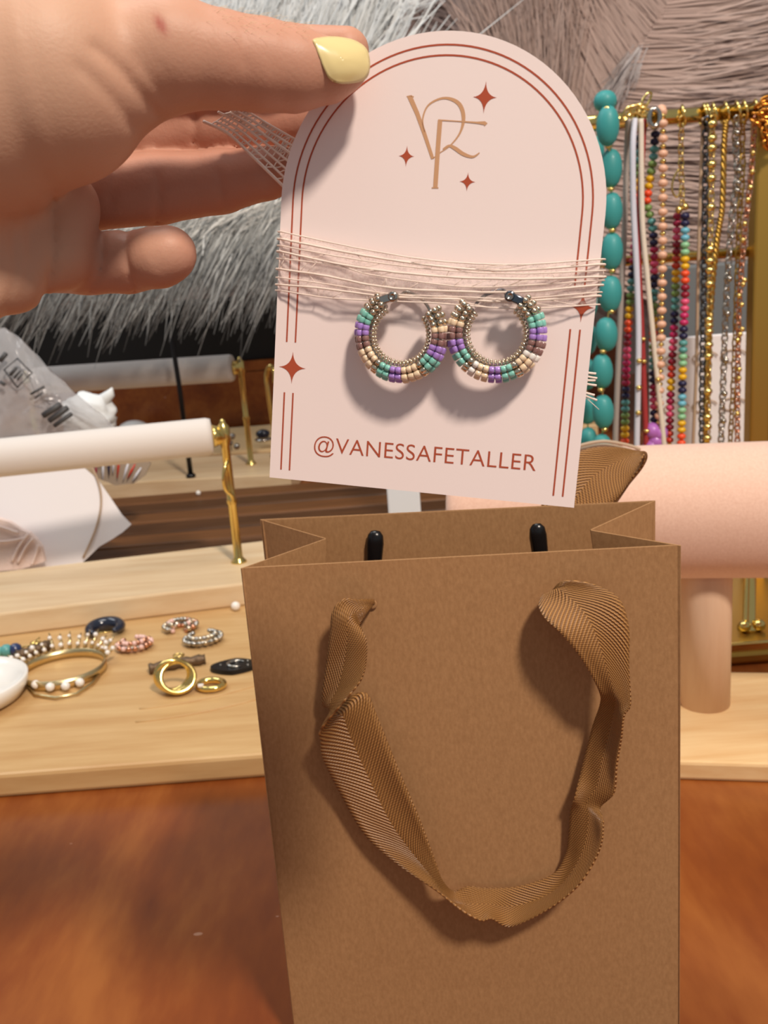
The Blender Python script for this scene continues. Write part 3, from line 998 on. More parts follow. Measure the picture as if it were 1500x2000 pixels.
md = no.modifiers.new('thickness', 'SOLIDIFY'); md.thickness = .0006; md.offset = -1
tag(no, 'pale yellow polished thumbnail')
# fine golden hairs along the top of the thumb
cand = np.argwhere((dp < .188) & (hx_ > 400) & (hx_ < 605) & (hy_ < 75) & (hy_ > 8)).ravel()
hr = []
for i in rng.choice(cand, min(130, len(cand)), replace=False):
    p = Vector(HV[i])
    n_ = (p - pix(hx_[i], 130, .182)).normalized()
    d_ = (RT * random.uniform(.8, 1.2) + UP * random.uniform(-.25, .25) + n_ * random.uniform(.2, .5)).normalized()
    L = random.uniform(.0012, .0026)
    hr.append(tube([p - n_ * .0001, p + d_ * L * .5, p + d_ * L - UP * L * .15], [.000024, .00002, .00001], 3))
tag(obj('thumb_hair', join(*hr), mat('fair_hair', 'f3dcae', .4), hand), kind='stuff')

# ------------------------------------------------------------------ display furniture
TZ = .016
tray = thing('bamboo_board', (-.2, .70, 0), 'light bamboo board holding loose jewellery, in front of the white bracelet bar', 'board')
obj('board', bevel_box((-.235, .755, TZ / 2), .55, .424, TZ, .0025), M['bamboo'], tray, smooth=False)
# turned rings cut in the board
for rr in (.115, .135):
    arc = [Vector((-.19 + rr * 1.25 * math.cos(a), .735 + rr * math.sin(a), TZ + .0002)) for a in np.linspace(-1.5, .1, 30)]
    obj('turned_ring', tube(arc, .0007, 5), M['bamboo'], tray)

# velvet T-bar at the right
vb = thing('velvet_bracelet_stand', (.198, .574, 0), 'pink velvet bracelet roll on a round wooden post behind the bag', 'bracelet stand')
ya = math.radians(-12)
ax = Vector((math.cos(ya), math.sin(ya), 0)); ay = Vector((-math.sin(ya), math.cos(ya), 0)); az = Vector((0, 0, 1))
pc = Vector((.198, .574, 0))
obj('base', bevel_box(None, .36, .125, .012, .002, M=axes_mat(pc + ax * .02 - ay * .014 + az * .006, ax, ay, az)), M['pinewood'], vb, smooth=False)
obj('post', lathe([(.0158, .012), (.0158, .10), (.0150, .108)], 32, Matrix.Translation((pc.x, pc.y, 0))), M['postwood'], vb)
L_ = .157
prof = [(.002, -L_), (.034, -L_), (.0385, -L_ + .0012), (.0412, -L_ + .005), (.0415, -L_ + .012), (.0415, L_ - .012), (.0412, L_ - .005), (.0385, L_ - .0012), (.034, L_), (.002, L_)]
obj('velvet_roll', lathe(prof, 64, axes_mat(Vector((pc.x, pc.y, .1412)), ay, az, ax)), M['velvet'], vb)

# white bar on gold posts, nearer one
def bar_stand(name, label, post, yaw, bar_r, post_h, base_z, base_h, bd, left, base_mat, extra=True):
    e = thing(name, (post.x, post.y, base_z), label, 'bracelet stand')
    a = Vector((math.cos(yaw), math.sin(yaw), 0)); b = Vector((-math.sin(yaw), math.cos(yaw), 0)); z = Vector((0, 0, 1))
    obj('base', bevel_box(None, left + .07, bd, base_h, .002, M=axes_mat(post + a * (.07 - left) / 2 + z * (base_h / 2 - base_h), a, b, z)), base_mat, e, smooth=False)
    for s in (0, 1):
        p = post - a * (left - .05) * s
        pr = [(.0075, 0), (.0075, .0012), (.0055, .003), (.0042, .006), (.0040, post_h * .45), (.0052, post_h * .47), (.0040, post_h * .5), (.0040, post_h - .014), (.0058, post_h - .010), (.0058, post_h + .004), (.003, post_h + .007), (.0022, post_h + .010), (0, post_h + .011)]
        po = obj('gold_post', lathe(pr, 18, Matrix.Translation(p)), M['gold'], e)
        sg = -1 if s == 0 else 1
        m = axes_mat(p + z * (post_h - .004), b, z, a * sg)
        obj('bar_socket', lathe([(.004, 0), (.0075, .002), (.0095, .007), (.0105, .010)], 20, m), M['gold'], po)
        if s == 0 and extra:
            hook = [p + z * post_h * q + (-b) * .004 * w + a * (-.0045 * w2) for q, w, w2 in ((.78, 1, 0), (.74, 2.2, .6), (.66, 2.6, 1.1), (.58, 2.2, .9), (.52, 1.2, -.2), (.47, 1, 0))]
            obj('side_bracket', tube([Vector(v) for v in catmull([tuple(v) for v in hook], 20)], .0019, 8), M['gold'], po)
    bl = left - .05
    m = axes_mat(post + z * (post_h - .004), b, z, -a)
    obj('bar', lathe([(.006, .010), (bar_r * .93, .011), (bar_r, .015), (bar_r, bl - .015), (bar_r * .93, bl - .011), (.006, bl - .010)], 40, m), M['whitevelvet'], e)
    return e
P1 = Vector((-.140, .877, .037))
bar_stand('bracelet_bar_stand', 'white bracelet bar on gold posts and thick pale wood base, the nearer one', P1, math.radians(8.5), .0170, .126, TZ, .021, .128, .33, M['palewood'])
P2 = Vector((-.184, 1.365, .030))
bar_stand('bracelet_bar_stand', 'white bracelet bar with gold posts, the farther one below the grey plume', P2, math.radians(-6.0), .0190, .142, 0, .030, .15, .36, M['palewood'], False)
# a slim gold hook stand beside the far one
hs = thing('hook_stand', (-.148, 1.40, .030), 'slim gold stand with a hooked top beside the farther bar', 'jewellery stand')
obj('hook_foot', lathe([(.012, 0), (.012, .002), (.004, .004)], 18, Matrix.Translation((-.148, 1.40, .0308))), M['gold'], hs)
hk = [(-.148, 1.40, .033), (-.150, 1.40, .07), (-.153, 1.40, .12), (-.153, 1.40, .150), (-.146, 1.396, .163), (-.140, 1.392, .155), (-.141, 1.390, .140)]
obj('hooked_wire', tube([Vector(v) for v in catmull(hk, 30)], .0036, 10), M['gold'], hs)

# walnut slats between the two stands
wb = thing('walnut_board', (-.2, 1.12, 0), 'dark brown slatted wooden board lying between the two white bars', 'board')
obj('backing', bevel_box((-.22, 1.115, .004), .66, .29, .008, .001), M['walnut'], wb, smooth=False)
for k in range(6):
    y = .992 + k * .049
    obj('slat', bevel_box((-.22, y, .0145), .66, .042, .013, .003, math.radians(.6)), M['walnut'] if k % 2 else M['walnut_dark'], wb, smooth=False)
pk = thing('wood_plank', (-.2, 1.58, 0), 'pale plank lying flat behind the farther white bar', 'plank')
obj('plank', bevel_box((-.2, 1.64, .010), 1.1, .24, .020, .003), M['pinewood'], pk, smooth=False)
rs = thing('wooden_riser', (-.2, 1.85, 0), 'orange-brown varnished wooden riser box under the black tray', 'riser')
obj('front_board', bevel_box((-.2, 1.79, .058), 1.3, .02, .116, .002), M['table'], rs, smooth=False)
obj('top_board', bevel_box((-.2, 1.90, .126), 1.3, .24, .018, .002), M['table'], rs, smooth=False)
for sx in (-.84, .44):
    obj('side_board', bevel_box((sx, 1.905, .058), .02, .208, .116, .002), M['table'], rs, smooth=False)
bt = thing('black_tray', (-.2, 1.90, .135), 'black display tray on the riser, under the grey plume', 'tray')
obj('tray_floor', bevel_box((-.2, 1.90, .141), 1.2, .20, .010, .002), M['blackmat'], bt, smooth=False)
obj('tray_front', bevel_box((-.2, 1.80, .19), 1.2, .012, .11, .002), M['blackmat'], bt, smooth=False)
obj('tray_back', bevel_box((-.2, 1.99, .19), 1.2, .012, .11, .002), M['blackmat'], bt, smooth=False)
# thin black rod
rp_ = pixY(374, 938, 1.306); rp_.z = .0308
rd = thing('black_rod', rp_, 'thin black rod standing between the two white bars', 'rod')
obj('rod', tube([rp_, rp_ + Vector((0, 0, .12)), rp_ + Vector((-.004, 0, .26)), rp_ + Vector((-.006, .01, .42))], [.0036, .0034, .003, .0028], 10), M['black'], rd)
obj('foot', lathe([(.0065, 0), (.0065, .003), (.004, .005)], 20, Matrix.Translation(rp_)), M['black'], rd)

# ------------------------------------------------------------------ feather plumes
M['barb'] = attr_mat('feather_barb', .75, sheen=.2)
def plume(name, label, quill, specs, quill_r=.002, qcol='8a7566'):
    """quill: (x,y,depth) list; specs: dicts of barbs"""
    q3 = [pix(*q) for q in quill]
    e = thing(name, q3[0], label, 'feather plume')
    obj('quill', tube([Vector(v) for v in catmull([tuple(v) for v in q3], 24)], [quill_r * (1 - .6 * i / 23) for i in range(24)], 6), mat(name + '_quill', qcol, .6), e)
    qa = np.array(quill, dtype=float)
    Vs, Fs, Cs = [], [], []
    cnt = 0
    for sp in specs:
        nb, seg = sp['n'], 5
        t = rng.random(nb) * (sp.get('t', (0, 1))[1] - sp.get('t', (0, 1))[0]) + sp.get('t', (0, 1))[0]
        qc = catmull(qa, 200)
        root = qc[np.clip((t * 199).astype(int), 0, 199)].copy()
        root[:, :2] += rng.normal(0, sp.get('rj', 6), (nb, 2))
        root[:, 2] += rng.normal(0, sp.get('dj', .012), nb)
        ln = sp['len'] * (1 + rng.normal(0, sp.get('lj', .2), nb))
        ang = np.radians(sp['ang'] + rng.normal(0, sp.get('aj', 8), nb) + sp.get('fan', 0) * (t - .5))
        dx, dy = np.cos(ang), np.sin(ang)
        bend = np.radians(sp.get('bend', 0) + rng.normal(0, sp.get('bj', 10), nb))
        w = sp.get('w', 2.4) * (.6 + .8 * rng.random(nb))
        dd = sp.get('dd', -.02) + rng.normal(0, .015, nb)
        st = []
        x, y = root[:, 0].copy(), root[:, 1].copy()
        for s in range(seg + 1):
            f = s / seg
            a = ang + bend * f
            ww = w * (1 - .8 * f ** 2) / 2
            nx, ny = -np.sin(a), np.cos(a)
            st.append((x + nx * ww, y + ny * ww, x - nx * ww, y - ny * ww, root[:, 2] + dd * f * f))
            x = x + np.cos(a) * ln / seg
            y = y + np.sin(a) * ln / seg
        c0, c1 = np.array(srgb(sp['c0'])[:3]), np.array(srgb(sp['c1'])[:3])
        var = np.clip(1 + rng.normal(0, sp.get('cv', .12), nb), .25, 1.6)
        R_, U_, F_ = np.array(RT), np.array(UP), np.array(FW)
        pts = []
        for (xa, ya_, xb, yb, dpt) in st:
            for X, Y, tw_ in ((xa, ya_, .0), (xb, yb, .0008)):
                d2 = dpt + tw_
                P = np.array(CAM) + d2[:, None] * (F_ + ((X - 750) / F)[:, None] * R_ - ((Y - 1000) / F)[:, None] * U_)
                pts.append(P)
        A = np.stack(pts, 1)                              # nb x 2(seg+1) x 3
        Vs.append(A.reshape(-1, 3))
        fr_ = np.repeat(np.linspace(0, 1, seg + 1), 2)
        cc = (c0 * (1 - fr_[:, None]) + c1 * fr_[:, None])[None] * var[:, None, None]
        Cs.append(np.clip(cc, 0, .95).reshape(-1, 3))
        k = 2 * (seg + 1)
        bq = np.array([(2 * i, 2 * i + 1, 2 * i + 3, 2 * i + 2) for i in range(seg)])
        Fs.append((bq[None] + (np.arange(nb) * k)[:, None, None] + cnt).reshape(-1, 4))
        cnt += nb * k
    V_, F2, C_ = np.concatenate(Vs), np.concatenate(Fs), np.concatenate(Cs)
    me = bpy.data.meshes.new('barbs')
    me.vertices.add(len(V_)); me.vertices.foreach_set('co', V_.astype(np.float32).ravel())
    me.loops.add(F2.size); me.loops.foreach_set('vertex_index', F2.astype(np.int32).ravel())
    me.polygons.add(len(F2)); me.polygons.foreach_set('loop_start', np.arange(0, F2.size, 4, dtype=np.int32))
    me.update(calc_edges=True)
    ca_ = me.color_attributes.new('Col', 'FLOAT_COLOR', 'POINT')
    ca_.data.foreach_set('color', np.c_[C_, np.ones(len(C_))].astype(np.float32).ravel())
    me.materials.append(M['barb'])
    o = bpy.data.objects.new('barbs', me)
    COL.objects.link(o)
    adopt(o, e)
    tag(o, kind='stuff')
    return e
plume('grey_feather', 'large grey and white feather plume hanging behind the fingers', [(-260, 480, 1.20), (60, 440, 1.20), (330, 400, 1.20), (640, 370, 1.20)],
      [dict(n=3000, len=215, ang=128, aj=6, fan=-24, bend=-8, c0='d4d6d3', c1='828587', cv=.25, w=3.2, rj=26, dj=.008, dd=-.01),
       dict(n=2600, len=165, ang=126, aj=8, c0='d9dad6', c1='a0a3a3', cv=.22, w=3.2, rj=34, dj=.006, dd=-.005),
       dict(n=2200, len=380, ang=-70, aj=10, c0='e4e4e0', c1='d2d5d5', cv=.07, w=5, rj=20, dj=.006, dd=-.005),
       dict(n=1500, len=110, ang=150, aj=16, c0='ebe9e2', c1='dadad6', cv=.05, w=5, rj=24, dj=.003, dd=-.004, t=(.35, 1))])
plume('white_feather', 'fluffy white feather plume above the thumb', [(250, 140, 1.40), (480, 80, 1.40), (700, 50, 1.40)],
      [dict(n=2600, len=190, ang=-66, aj=16, c0='e6e5e2', c1='d8dbdc', cv=.07, w=5, rj=26, dj=.006, dd=-.005), dict(n=1800, len=170, ang=80, aj=20, c0='e6e5e2', c1='d4d8d9', cv=.08, w=5, rj=24, dj=.006, dd=-.005),
       dict(n=260, len=75, ang=-50, aj=24, c0='7d7f80', c1='55585a', cv=.2, w=4, t=(.93, 1.0), rj=14, dd=-.02, dj=.004)])
plume('pink_feather', 'dusty pink feather plume with a dark quill, above the necklaces', [(1400, -160, 1.29), (1310, 0, 1.29), (1240, 105, 1.29), (1175, 200, 1.29), (1120, 330, 1.29), (1090, 520, 1.29)],
      [dict(n=17000, len=480, ang=2, aj=4, bend=-14, bj=6, fan=26, c0='ab9186', c1='bba398', cv=.07, w=4.5, rj=3, dd=-.008, dj=.003),
       dict(n=15000, len=430, ang=-120, aj=6, bend=8, bj=6, fan=40, c0='ab9287', c1='b79f94', cv=.07, w=4.5, rj=4, dd=-.008, dj=.003),
       dict(n=260, len=110, ang=118, aj=6, c0='c3bdbc', c1='b3a8a5', cv=.05, w=3, t=(.30, .42), rj=8, dd=-.012, dj=.003)], .0018, '6d574d')
plume('mauve_feather', 'dull mauve feather plume directly behind the top of the card', [(1060, -160, 1.62), (960, 60, 1.62), (900, 240, 1.62), (880, 420, 1.62)],
      [dict(n=6000, len=300, ang=-150, aj=8, bend=20, c0='ac948b', c1='b7a097', cv=.06, w=6, rj=8, dj=.006, dd=-.01), dict(n=7000, len=420, ang=20, aj=8, bend=-18, c0='ac948b', c1='b7a097', cv=.06, w=6, rj=8, dj=.006, dd=-.01)], .002, '8a7566')

# ------------------------------------------------------------------ brass necklace stand and its necklaces
NY = .80
ns = thing('necklace_stand', (.27, .76, 0), 'brass necklace stand with a crossbar and tray foot, at the right', 'necklace stand')
bar_a, bar_b = Vector((.10, NY, .393)), Vector((.325, NY, .393))
obj('crossbar', tube([bar_a, bar_b], .0058, 16), M['gold'], ns)
for X in (.105, .3215):
    obj('upright', bevel_box((X, NY + .012, .195), .0165, .0165, .39, .002), M['brass'], ns, smooth=False)
for z in (.287,):
    obj('crossbar', tube([Vector((.105, NY + .02, z)), Vector((.32, NY + .02, z))], .0042, 12), M['gold'], ns)
trm = axes_mat((.30, .715, .005), Vector((math.cos(ya), math.sin(ya), 0)), Vector((-math.sin(ya), math.cos(ya), 0)), Vector((0, 0, 1)))
obj('foot_tray', bevel_box((.245, .745, .005), .30, .19, .010, .003), M['brass'], ns, smooth=False)
obj('tray_rim', tube([Vector(v) for v in ((.10, .655, .012), (.39, .655, .012), (.39, .835, .012), (.10, .835, .012))], .004, 10, closed=True), M['gold'], ns)
fp = Vector((.272, .692, .010))
obj('front_post', lathe([(.0085, 0), (.0085, .002), (.0048, .006), (.0045, .09), (.006, .10)], 18, Matrix.Translation(fp)), M['gold'], ns)
for s in (-1, 1):
    obj('ball_foot', ball(fp + Vector((s * .0055, -.006, .005)), .0048, 2), M['gold'], ns)

CLR = dict(navy='1d1c46', crimson='a81f4b', pinkb='e2557f', sky='6fb9cf', mint='8fc89a', red='c63a25', yellow='e6b41c', orange='f2552c', maroon='8e1330', magenta='c42a68', teal2='5b9f9d', green='7a9a55', purple2='b56fc4', white2='dcdde6', peach='e3b296')
BM = {k: mat('bead_' + k, v, .35, coat=.2) for k, v in CLR.items()}
seed = {k: newmesh('bead', *ball(r=1, sub=2, scale=(1, 1, .82)), m) for k, m in BM.items()}
goldb = newmesh('gold_bead', *ball(r=1, sub=2, scale=(1, 1, .75)), M['gold'])
silvb = newmesh('silver_bead', *ball(r=1, sub=2), M['steel'])
nug = newmesh('gold_nugget', *lathe([(.3, -.8), (.8, -.65), (1, -.1), (.9, .5), (.5, .8), (.2, .85)], 8), M['gold'])
pearlb = newmesh('pearl', *ball(r=1, sub=2), M['pearl'])
M['turq'] = mat('turquoise', '358f92', .5, coat=.05, noise=('3f9f9c', 60, (1, 1, 1), .25))
turq = newmesh('turquoise_bead', *lathe([(.12, -1), (.45, -.93), (.75, -.72), (.95, -.35), (1, 0), (.95, .35), (.75, .72), (.45, .93), (.12, 1)], 20), M['turq'])

def strand_pts(pts, Y, n=80):
    return [pixY(x, y, Y + dy) for x, y, dy in catmull([(p[0], p[1], (p[2] if len(p) > 2 else 0)) for p in pts], n)]
def orient(p, t, s):
    x, y, z = frame_from(t)
    return axes_mat(p, x * s[0], y * s[1], z * s[2])
def cord(pts, r, m, e, name='cord'):
    return obj(name, tube(pts, r, 8), m, e)
def beads(pts, step, e, chooser):
    q = resample(pts, step)
    for i, p in enumerate(q):
        t = (q[min(i + 1, len(q) - 1)] - q[max(i - 1, 0)])
        r = chooser(i, len(q))
        if r is None: continue
        nm, me, s = r
        inst(nm, me, orient(p, t, s if hasattr(s, '__len__') else (s, s, s)), e)
def links(pts, step, size, wire, m, e, name='chain', wide=.6):
    q = resample(pts, step)
    parts = []
    for i, p in enumerate(q):
        t = (q[min(i + 1, len(q) - 1)] - q[max(i - 1, 0)]).normalized()
        a, b, c = frame_from(t, Vector((1, .3, 0)))
        side = a if i % 2 == 0 else b
        ring = [p + t * size * math.cos(k * math.pi / 4) + side * size * wide * math.sin(k * math.pi / 4) for k in range(8)]
        parts.append(tube(ring, wire, 5, closed=True))
    return tag(obj(name, join(*parts), m, e), kind='stuff')
def hang(e, x, Y=NY):
    """a loop of wire that carries a necklace on the crossbar"""
    c = pixY(x, 228, Y)
    c.z = .393
    ring = [c + Vector((.001 * math.sin(2 * a), .0078 * math.cos(a), .0078 * math.sin(a))) for a in np.linspace(0, 2 * math.pi, 18, endpoint=False)]
    obj('hanging_loop', tube(ring, .0011, 6, closed=True), M['gold'], e)
def necklace(label, x, name='necklace', loop=True):
    c = pixY(x, 228, NY); c.z = .393
    e = thing(name, c, label, 'necklace', 'necklaces on the brass stand')
    if loop: hang(e, x)
    return e
PXM = .83 / F                                            # metres per pixel at the stand

# turquoise
e = necklace('chunky turquoise bead necklace with gold spacers beside the card', 1182, loop=False)
tq = [(1182, 198, 40, 36, -.010), (1187, 246, 40, 66, -.017), (1193, 329, 40, 66, -.008), (1195, 412, 38, 64, -.008), (1195, 491, 40, 66, -.008), (1192, 574, 42, 66, -.008), (1184, 653, 42, 62, -.008), (1176, 725, 40, 64, -.008), (1178, 804, 40, 64, -.008), (1176, 880, 40, 64, -.008)]
cpts = [pixY(x, y, NY + dy) for x, y, w_, h_, dy in tq]
cord(cpts, .0007, M['gold'], e)
for (x, y, w_, h_, dy), p in zip(tq, cpts):
    inst('turquoise_bead', turq, orient(p, Vector((.03 if y > 600 else -.03, 0, -1)), (w_ / 2 * PXM, w_ / 2 * PXM, h_ / 2 * PXM)), e)
for x, y in ((1186, 212), (1189, 286), (1193, 369), (1196, 450), (1196, 529), (1194, 608), (1178, 686), (1174, 761), (1181, 838)):
    inst('gold_bead', goldb, orient(pixY(x, y, NY - (.019 if y < 230 else .011)), Vector((0, 0, 1)), (.0030, .0030, .0028)), e)
bk = [pixY(x, y, NY + .040) for x, y in ((1176, 212), (1160, 300), (1152, 450), (1148, 600), (1146, 760), (1150, 900))]
cord(bk, .0007, M['gold'], e)
beads(bk[1:], .030, e, lambda i, n: ('turquoise_bead', turq, (.0085, .0085, .0135)))

def plain(label, pts, r, m, x, dy=0.0, goldbits=None, tip=None):
    e = necklace(label, x)
    P = strand_pts([(x, 232, -.008)] + [(a, b, dy) for a, b in pts] + [(pts[-1][0], 905, dy)], NY)
    cord(P, r, m, e)
    for y_ in (goldbits or []):
        q = min(P, key=lambda v: abs(v.z - pixY(pts[-1][0], y_, NY).z))
        inst('gold_bead', goldb, orient(q - Vector((0, .003, 0)), Vector((0, 0, 1)), (.0027, .0027, .0025)), e)
    return e
M['greycord'] = mat('grey_cord', 'b3aaa4', .5, .2)
M['whitecord'] = mat('white_cord', 'd7dae8', .35)
M['redcord'] = mat('red_cord', 'a8393a', .5)
M['beigecord'] = mat('beige_cord', 'b89f86', .6)
M['creamcord'] = mat('cream_cord', 'e6dccb', .5)
plain('grey silk cord necklace next to the turquoise beads', [(1224, 300), (1221, 420), (1214, 560), (1208, 700), (1202, 860)], .0024, M['greycord'], 1228, .004)
plain('glossy white tube bead necklace left of the red one', [(1236, 290), (1237, 400), (1243, 520), (1247, 640), (1246, 760), (1244, 860)], .0024, M['whitecord'], 1240, -.012, [705, 747, 795])
plain('thin red bead strand between two white strands', [(1256, 268), (1250, 380), (1247, 500), (1253, 640), (1258, 760), (1262, 860)], .0024, M['redcord'], 1257, -.004, [655, 700, 840])
plain('white cord necklace crossing behind the peach beads', [(1254, 420), (1264, 540), (1276, 660), (1288, 780), (1297, 870)], .0022, M['creamcord'], 1252, -.008, [735])
plain('thin beige cord necklace beside the dark chain', [(1372, 262), (1367, 400), (1363, 560), (1360, 720), (1354, 860)], .0014, M['beigecord'], 1374, 0)

def multi(e, pts, cols, dy, step=.0055, r=.0037, start=0):
    P = strand_pts([(a, b, dy) for a, b in pts], NY)
    cord(P, .0005, M['creamcord'], e)
    beads(P, step, e, lambda i, n: ('bead', seed[cols[(i // 2 + start) % len(cols)]], (r, r, r * .95)))
e = necklace('multicoloured seed bead strand hanging between grey and white cords', 1248)
multi(e, [(1250, 240), (1244, 420), (1233, 560), (1226, 660), (1222, 760), (1220, 900)], ['crimson', 'navy', 'teal2', 'green', 'yellow', 'orange', 'maroon', 'pinkb', 'magenta'], .010)
e = necklace('multicoloured seed bead strand between the red and the peach strands', 1280)
multi(e, [(1280, 262), (1276, 310), (1268, 360), (1264, 400), (1274, 440), (1278, 500), (1277, 600), (1276, 720), (1280, 905)], ['navy', 'teal2', 'green', 'yellow', 'orange', 'green', 'teal2', 'navy', 'crimson', 'pinkb'], .002)
obj('purple_charm', join(*[ball(pixY(x, y, NY - .002), .0075, 2) for x, y in ((1274, 842), (1287, 846), (1280, 862), (1272, 872), (1288, 876))]), BM['purple2'], e)
e = necklace('double strand multicoloured bead necklace hung from a gold chain', 1332)
P = strand_pts([(1332, 236, -.006), (1330, 300, 0), (1333, 400, 0)], NY, 40)
links(P, .0052, .0040, .0006, M['gold'], e)
lp_ = [pixY(x, y, NY) for x, y in ((1326, 330), (1315, 350), (1313, 372), (1322, 385), (1330, 372))]
obj('clasp', tube([Vector(v) for v in catmull([tuple(v) for v in lp_], 20)], .0009, 6), M['gold'], e)
for x, y in ((1326, 410), (1338, 404)):
    inst('gold_bead', goldb, orient(pixY(x, y, NY - .003), Vector((1, 0, .3)), (.0030, .0030, .0040)), e)
multi(e, [(1323, 422), (1321, 500), (1319, 580), (1316, 650), (1311, 740), (1306, 905)], ['crimson', 'pinkb', 'maroon', 'red', 'yellow', 'green', 'teal2', 'navy', 'magenta', 'pinkb', 'maroon', 'red', 'yellow'], .006)
multi(e, [(1338, 422), (1338, 500), (1338, 580), (1335, 650), (1333, 740), (1330, 905)], ['navy', 'sky', 'mint', 'yellow', 'orange', 'maroon', 'pinkb', 'magenta', 'navy', 'teal2', 'mint', 'yellow'], -.006)

e = necklace('peach glass bead necklace with tiny gold spacers in the middle of the bar', 1293, loop=False)
P = strand_pts([(1292, 214, .004), (1294, 228, -.010), (1295, 300, -.010), (1294, 480, -.010), (1292, 640, -.010), (1288, 780, -.006), (1286, 905, 0)], NY, 90)
cord(P, .0005, M['gold'], e)
beads(P, .0054, e, lambda i, n: ('bead', seed['peach'], .0039) if i % 2 == 0 else ('gold_bead', goldb, .0025))

def chain(label, x, pts, step, size, wire, m, dy=0.0, extra=None, wide=.6):
    e = necklace(label, x)
    P = strand_pts([(x, 236, -.008)] + [(a, b, dy) for a, b in pts] + [(pts[-1][0], 905, dy)], NY, 100)
    links(P, step, size, wire, m, e, wide=wide)
    if extra: extra(e, P)
    return e
chain('dark oxidised link chain left of the gold nuggets', 1380, [(1378, 270), (1377, 400), (1375, 560), (1372, 720), (1371, 870)], .0062, .0046, .0009, M['darksteel'])
def nuggets(e, P):
    for y_ in (242, 270, 289, 321, 348, 405, 487, 510, 528, 555, 625, 636, 648, 674, 696, 765, 815, 834, 856):
        x_ = np.interp(y_, [240, 500, 870], [1392, 1387, 1381])
        inst('gold_nugget', nug, orient(pixY(x_, y_, NY - .012), Vector((1, 0, .35)), (.0030, .0030, .0042)), e)
chain('gold chain strung with rough gold nuggets beside the dark chain', 1392, [(1391, 270), (1389, 400), (1387, 520), (1385, 680), (1381, 870)], .0055, .0042, .0007, M['gold'], -.008, nuggets)
e = necklace('twisted gold rope necklace slanting right of the gold nuggets', 1416)
P = strand_pts([(1418, 236, -.006), (1414, 290, -.004), (1411, 400, -.004), (1402, 460, -.004), (1393, 540, -.004), (1386, 640, 0), (1380, 760, 0), (1376, 905, 0)], NY, 120)
tws = []
for ph in (0, 2.1, 4.2):
    tws.append(tube([p + Vector((math.cos(i * .9 + ph), math.sin(i * .9 + ph), 0)) * .0013 for i, p in enumerate(P)], .0013, 6))
obj('rope', join(*tws), M['brass'], e)
def pears(e, P):
    for y_ in (262, 284, 335, 360, 372, 540, 610, 700, 760, 820):
        q = min(P, key=lambda v: abs(v.z - pixY(1440, y_, NY).z))
        inst('silver_bead', silvb, orient(q - Vector((0, .004, 0)), Vector((0, 0, 1)), (.0026, .0026, .0026)), e)
chain('silver link chain with small round beads near the right upright', 1438, [(1436, 280), (1440, 340), (1430, 420), (1420, 560), (1414, 700), (1408, 870)], .0060, .0045, .0008, M['steel'], 0, pears)
chain('fine gold paperclip chain, second from the right upright', 1452, [(1450, 270), (1450, 340), (1444, 430), (1438, 600), (1432, 760), (1426, 870)], .0088, .0068, .0007, M['brass'], .004, None, .35)
def rosebits(e, P):
    for y_ in (300, 340, 366, 392, 440, 470, 546, 556, 578, 596, 640, 646, 660, 720, 735, 800):
        q = min(P, key=lambda v: abs(v.z - pixY(1450, y_, NY).z))
        inst('gold_bead', goldb, orient(q + Vector((random.uniform(-.002, .002), -.003, 0)), Vector((1, 0, .4)), (.0021, .0021, .0030)), e)
chain('rose gold chain with scattered bright beads, right next to the upright', 1474, [(1472, 270), (1466, 350), (1456, 440), (1446, 560), (1442, 660), (1440, 870)], .0052, .0038, .0008, M['rose'], -.006, rosebits)
e = necklace('thick copper-gold chain bunched on the right end of the bar', 1494)
for k in range(3):
    P = strand_pts([(1486 - k * 4, 205 + k * 16, -.012), (1500 + k * 2, 196 + k * 26, -.016), (1516, 206 + k * 24, -.010), (1528, 240 + k * 20, 0)], NY, 30)
    links(P, .0060, .0052, .0013, M['copper'], e)
P = strand_pts([(1496, 232, -.01), (1494, 262, -.014), (1502, 284, -.014), (1520, 270, -.01)], NY, 30)
links(P, .0052, .0052, .0013, M['copper'], e)
# loose clasps on the bar
e = necklace('cluster of small gold clasps at the left end of the bar', 1232, 'clasps')
for x, y, a in ((1224, 222, .9), (1232, 216, .4), (1262, 196, 1.0), (1246, 212, .2), (1258, 218, -.4)):
    p = pixY(x, y, NY - .010)
    d = Vector((math.cos(a), 0, math.sin(a)))
    ring = [p + d * .0065 * math.cos(t) + Vector((d.z, 0.4, -d.x)) * .0026 * math.sin(t) for t in np.linspace(0, 2 * math.pi, 14, endpoint=False)]
    obj('clasp', tube(ring, .0010, 6, closed=True), M['gold'], e)
p = pixY(1278, 230, NY - .011)
obj('silver_ring', tube([p + Vector((.0042 * math.cos(t), 0, .0062 * math.sin(t))) for t in np.linspace(0, 2 * math.pi, 18, endpoint=False)], .0021, 8, closed=True), M['steel'], e)

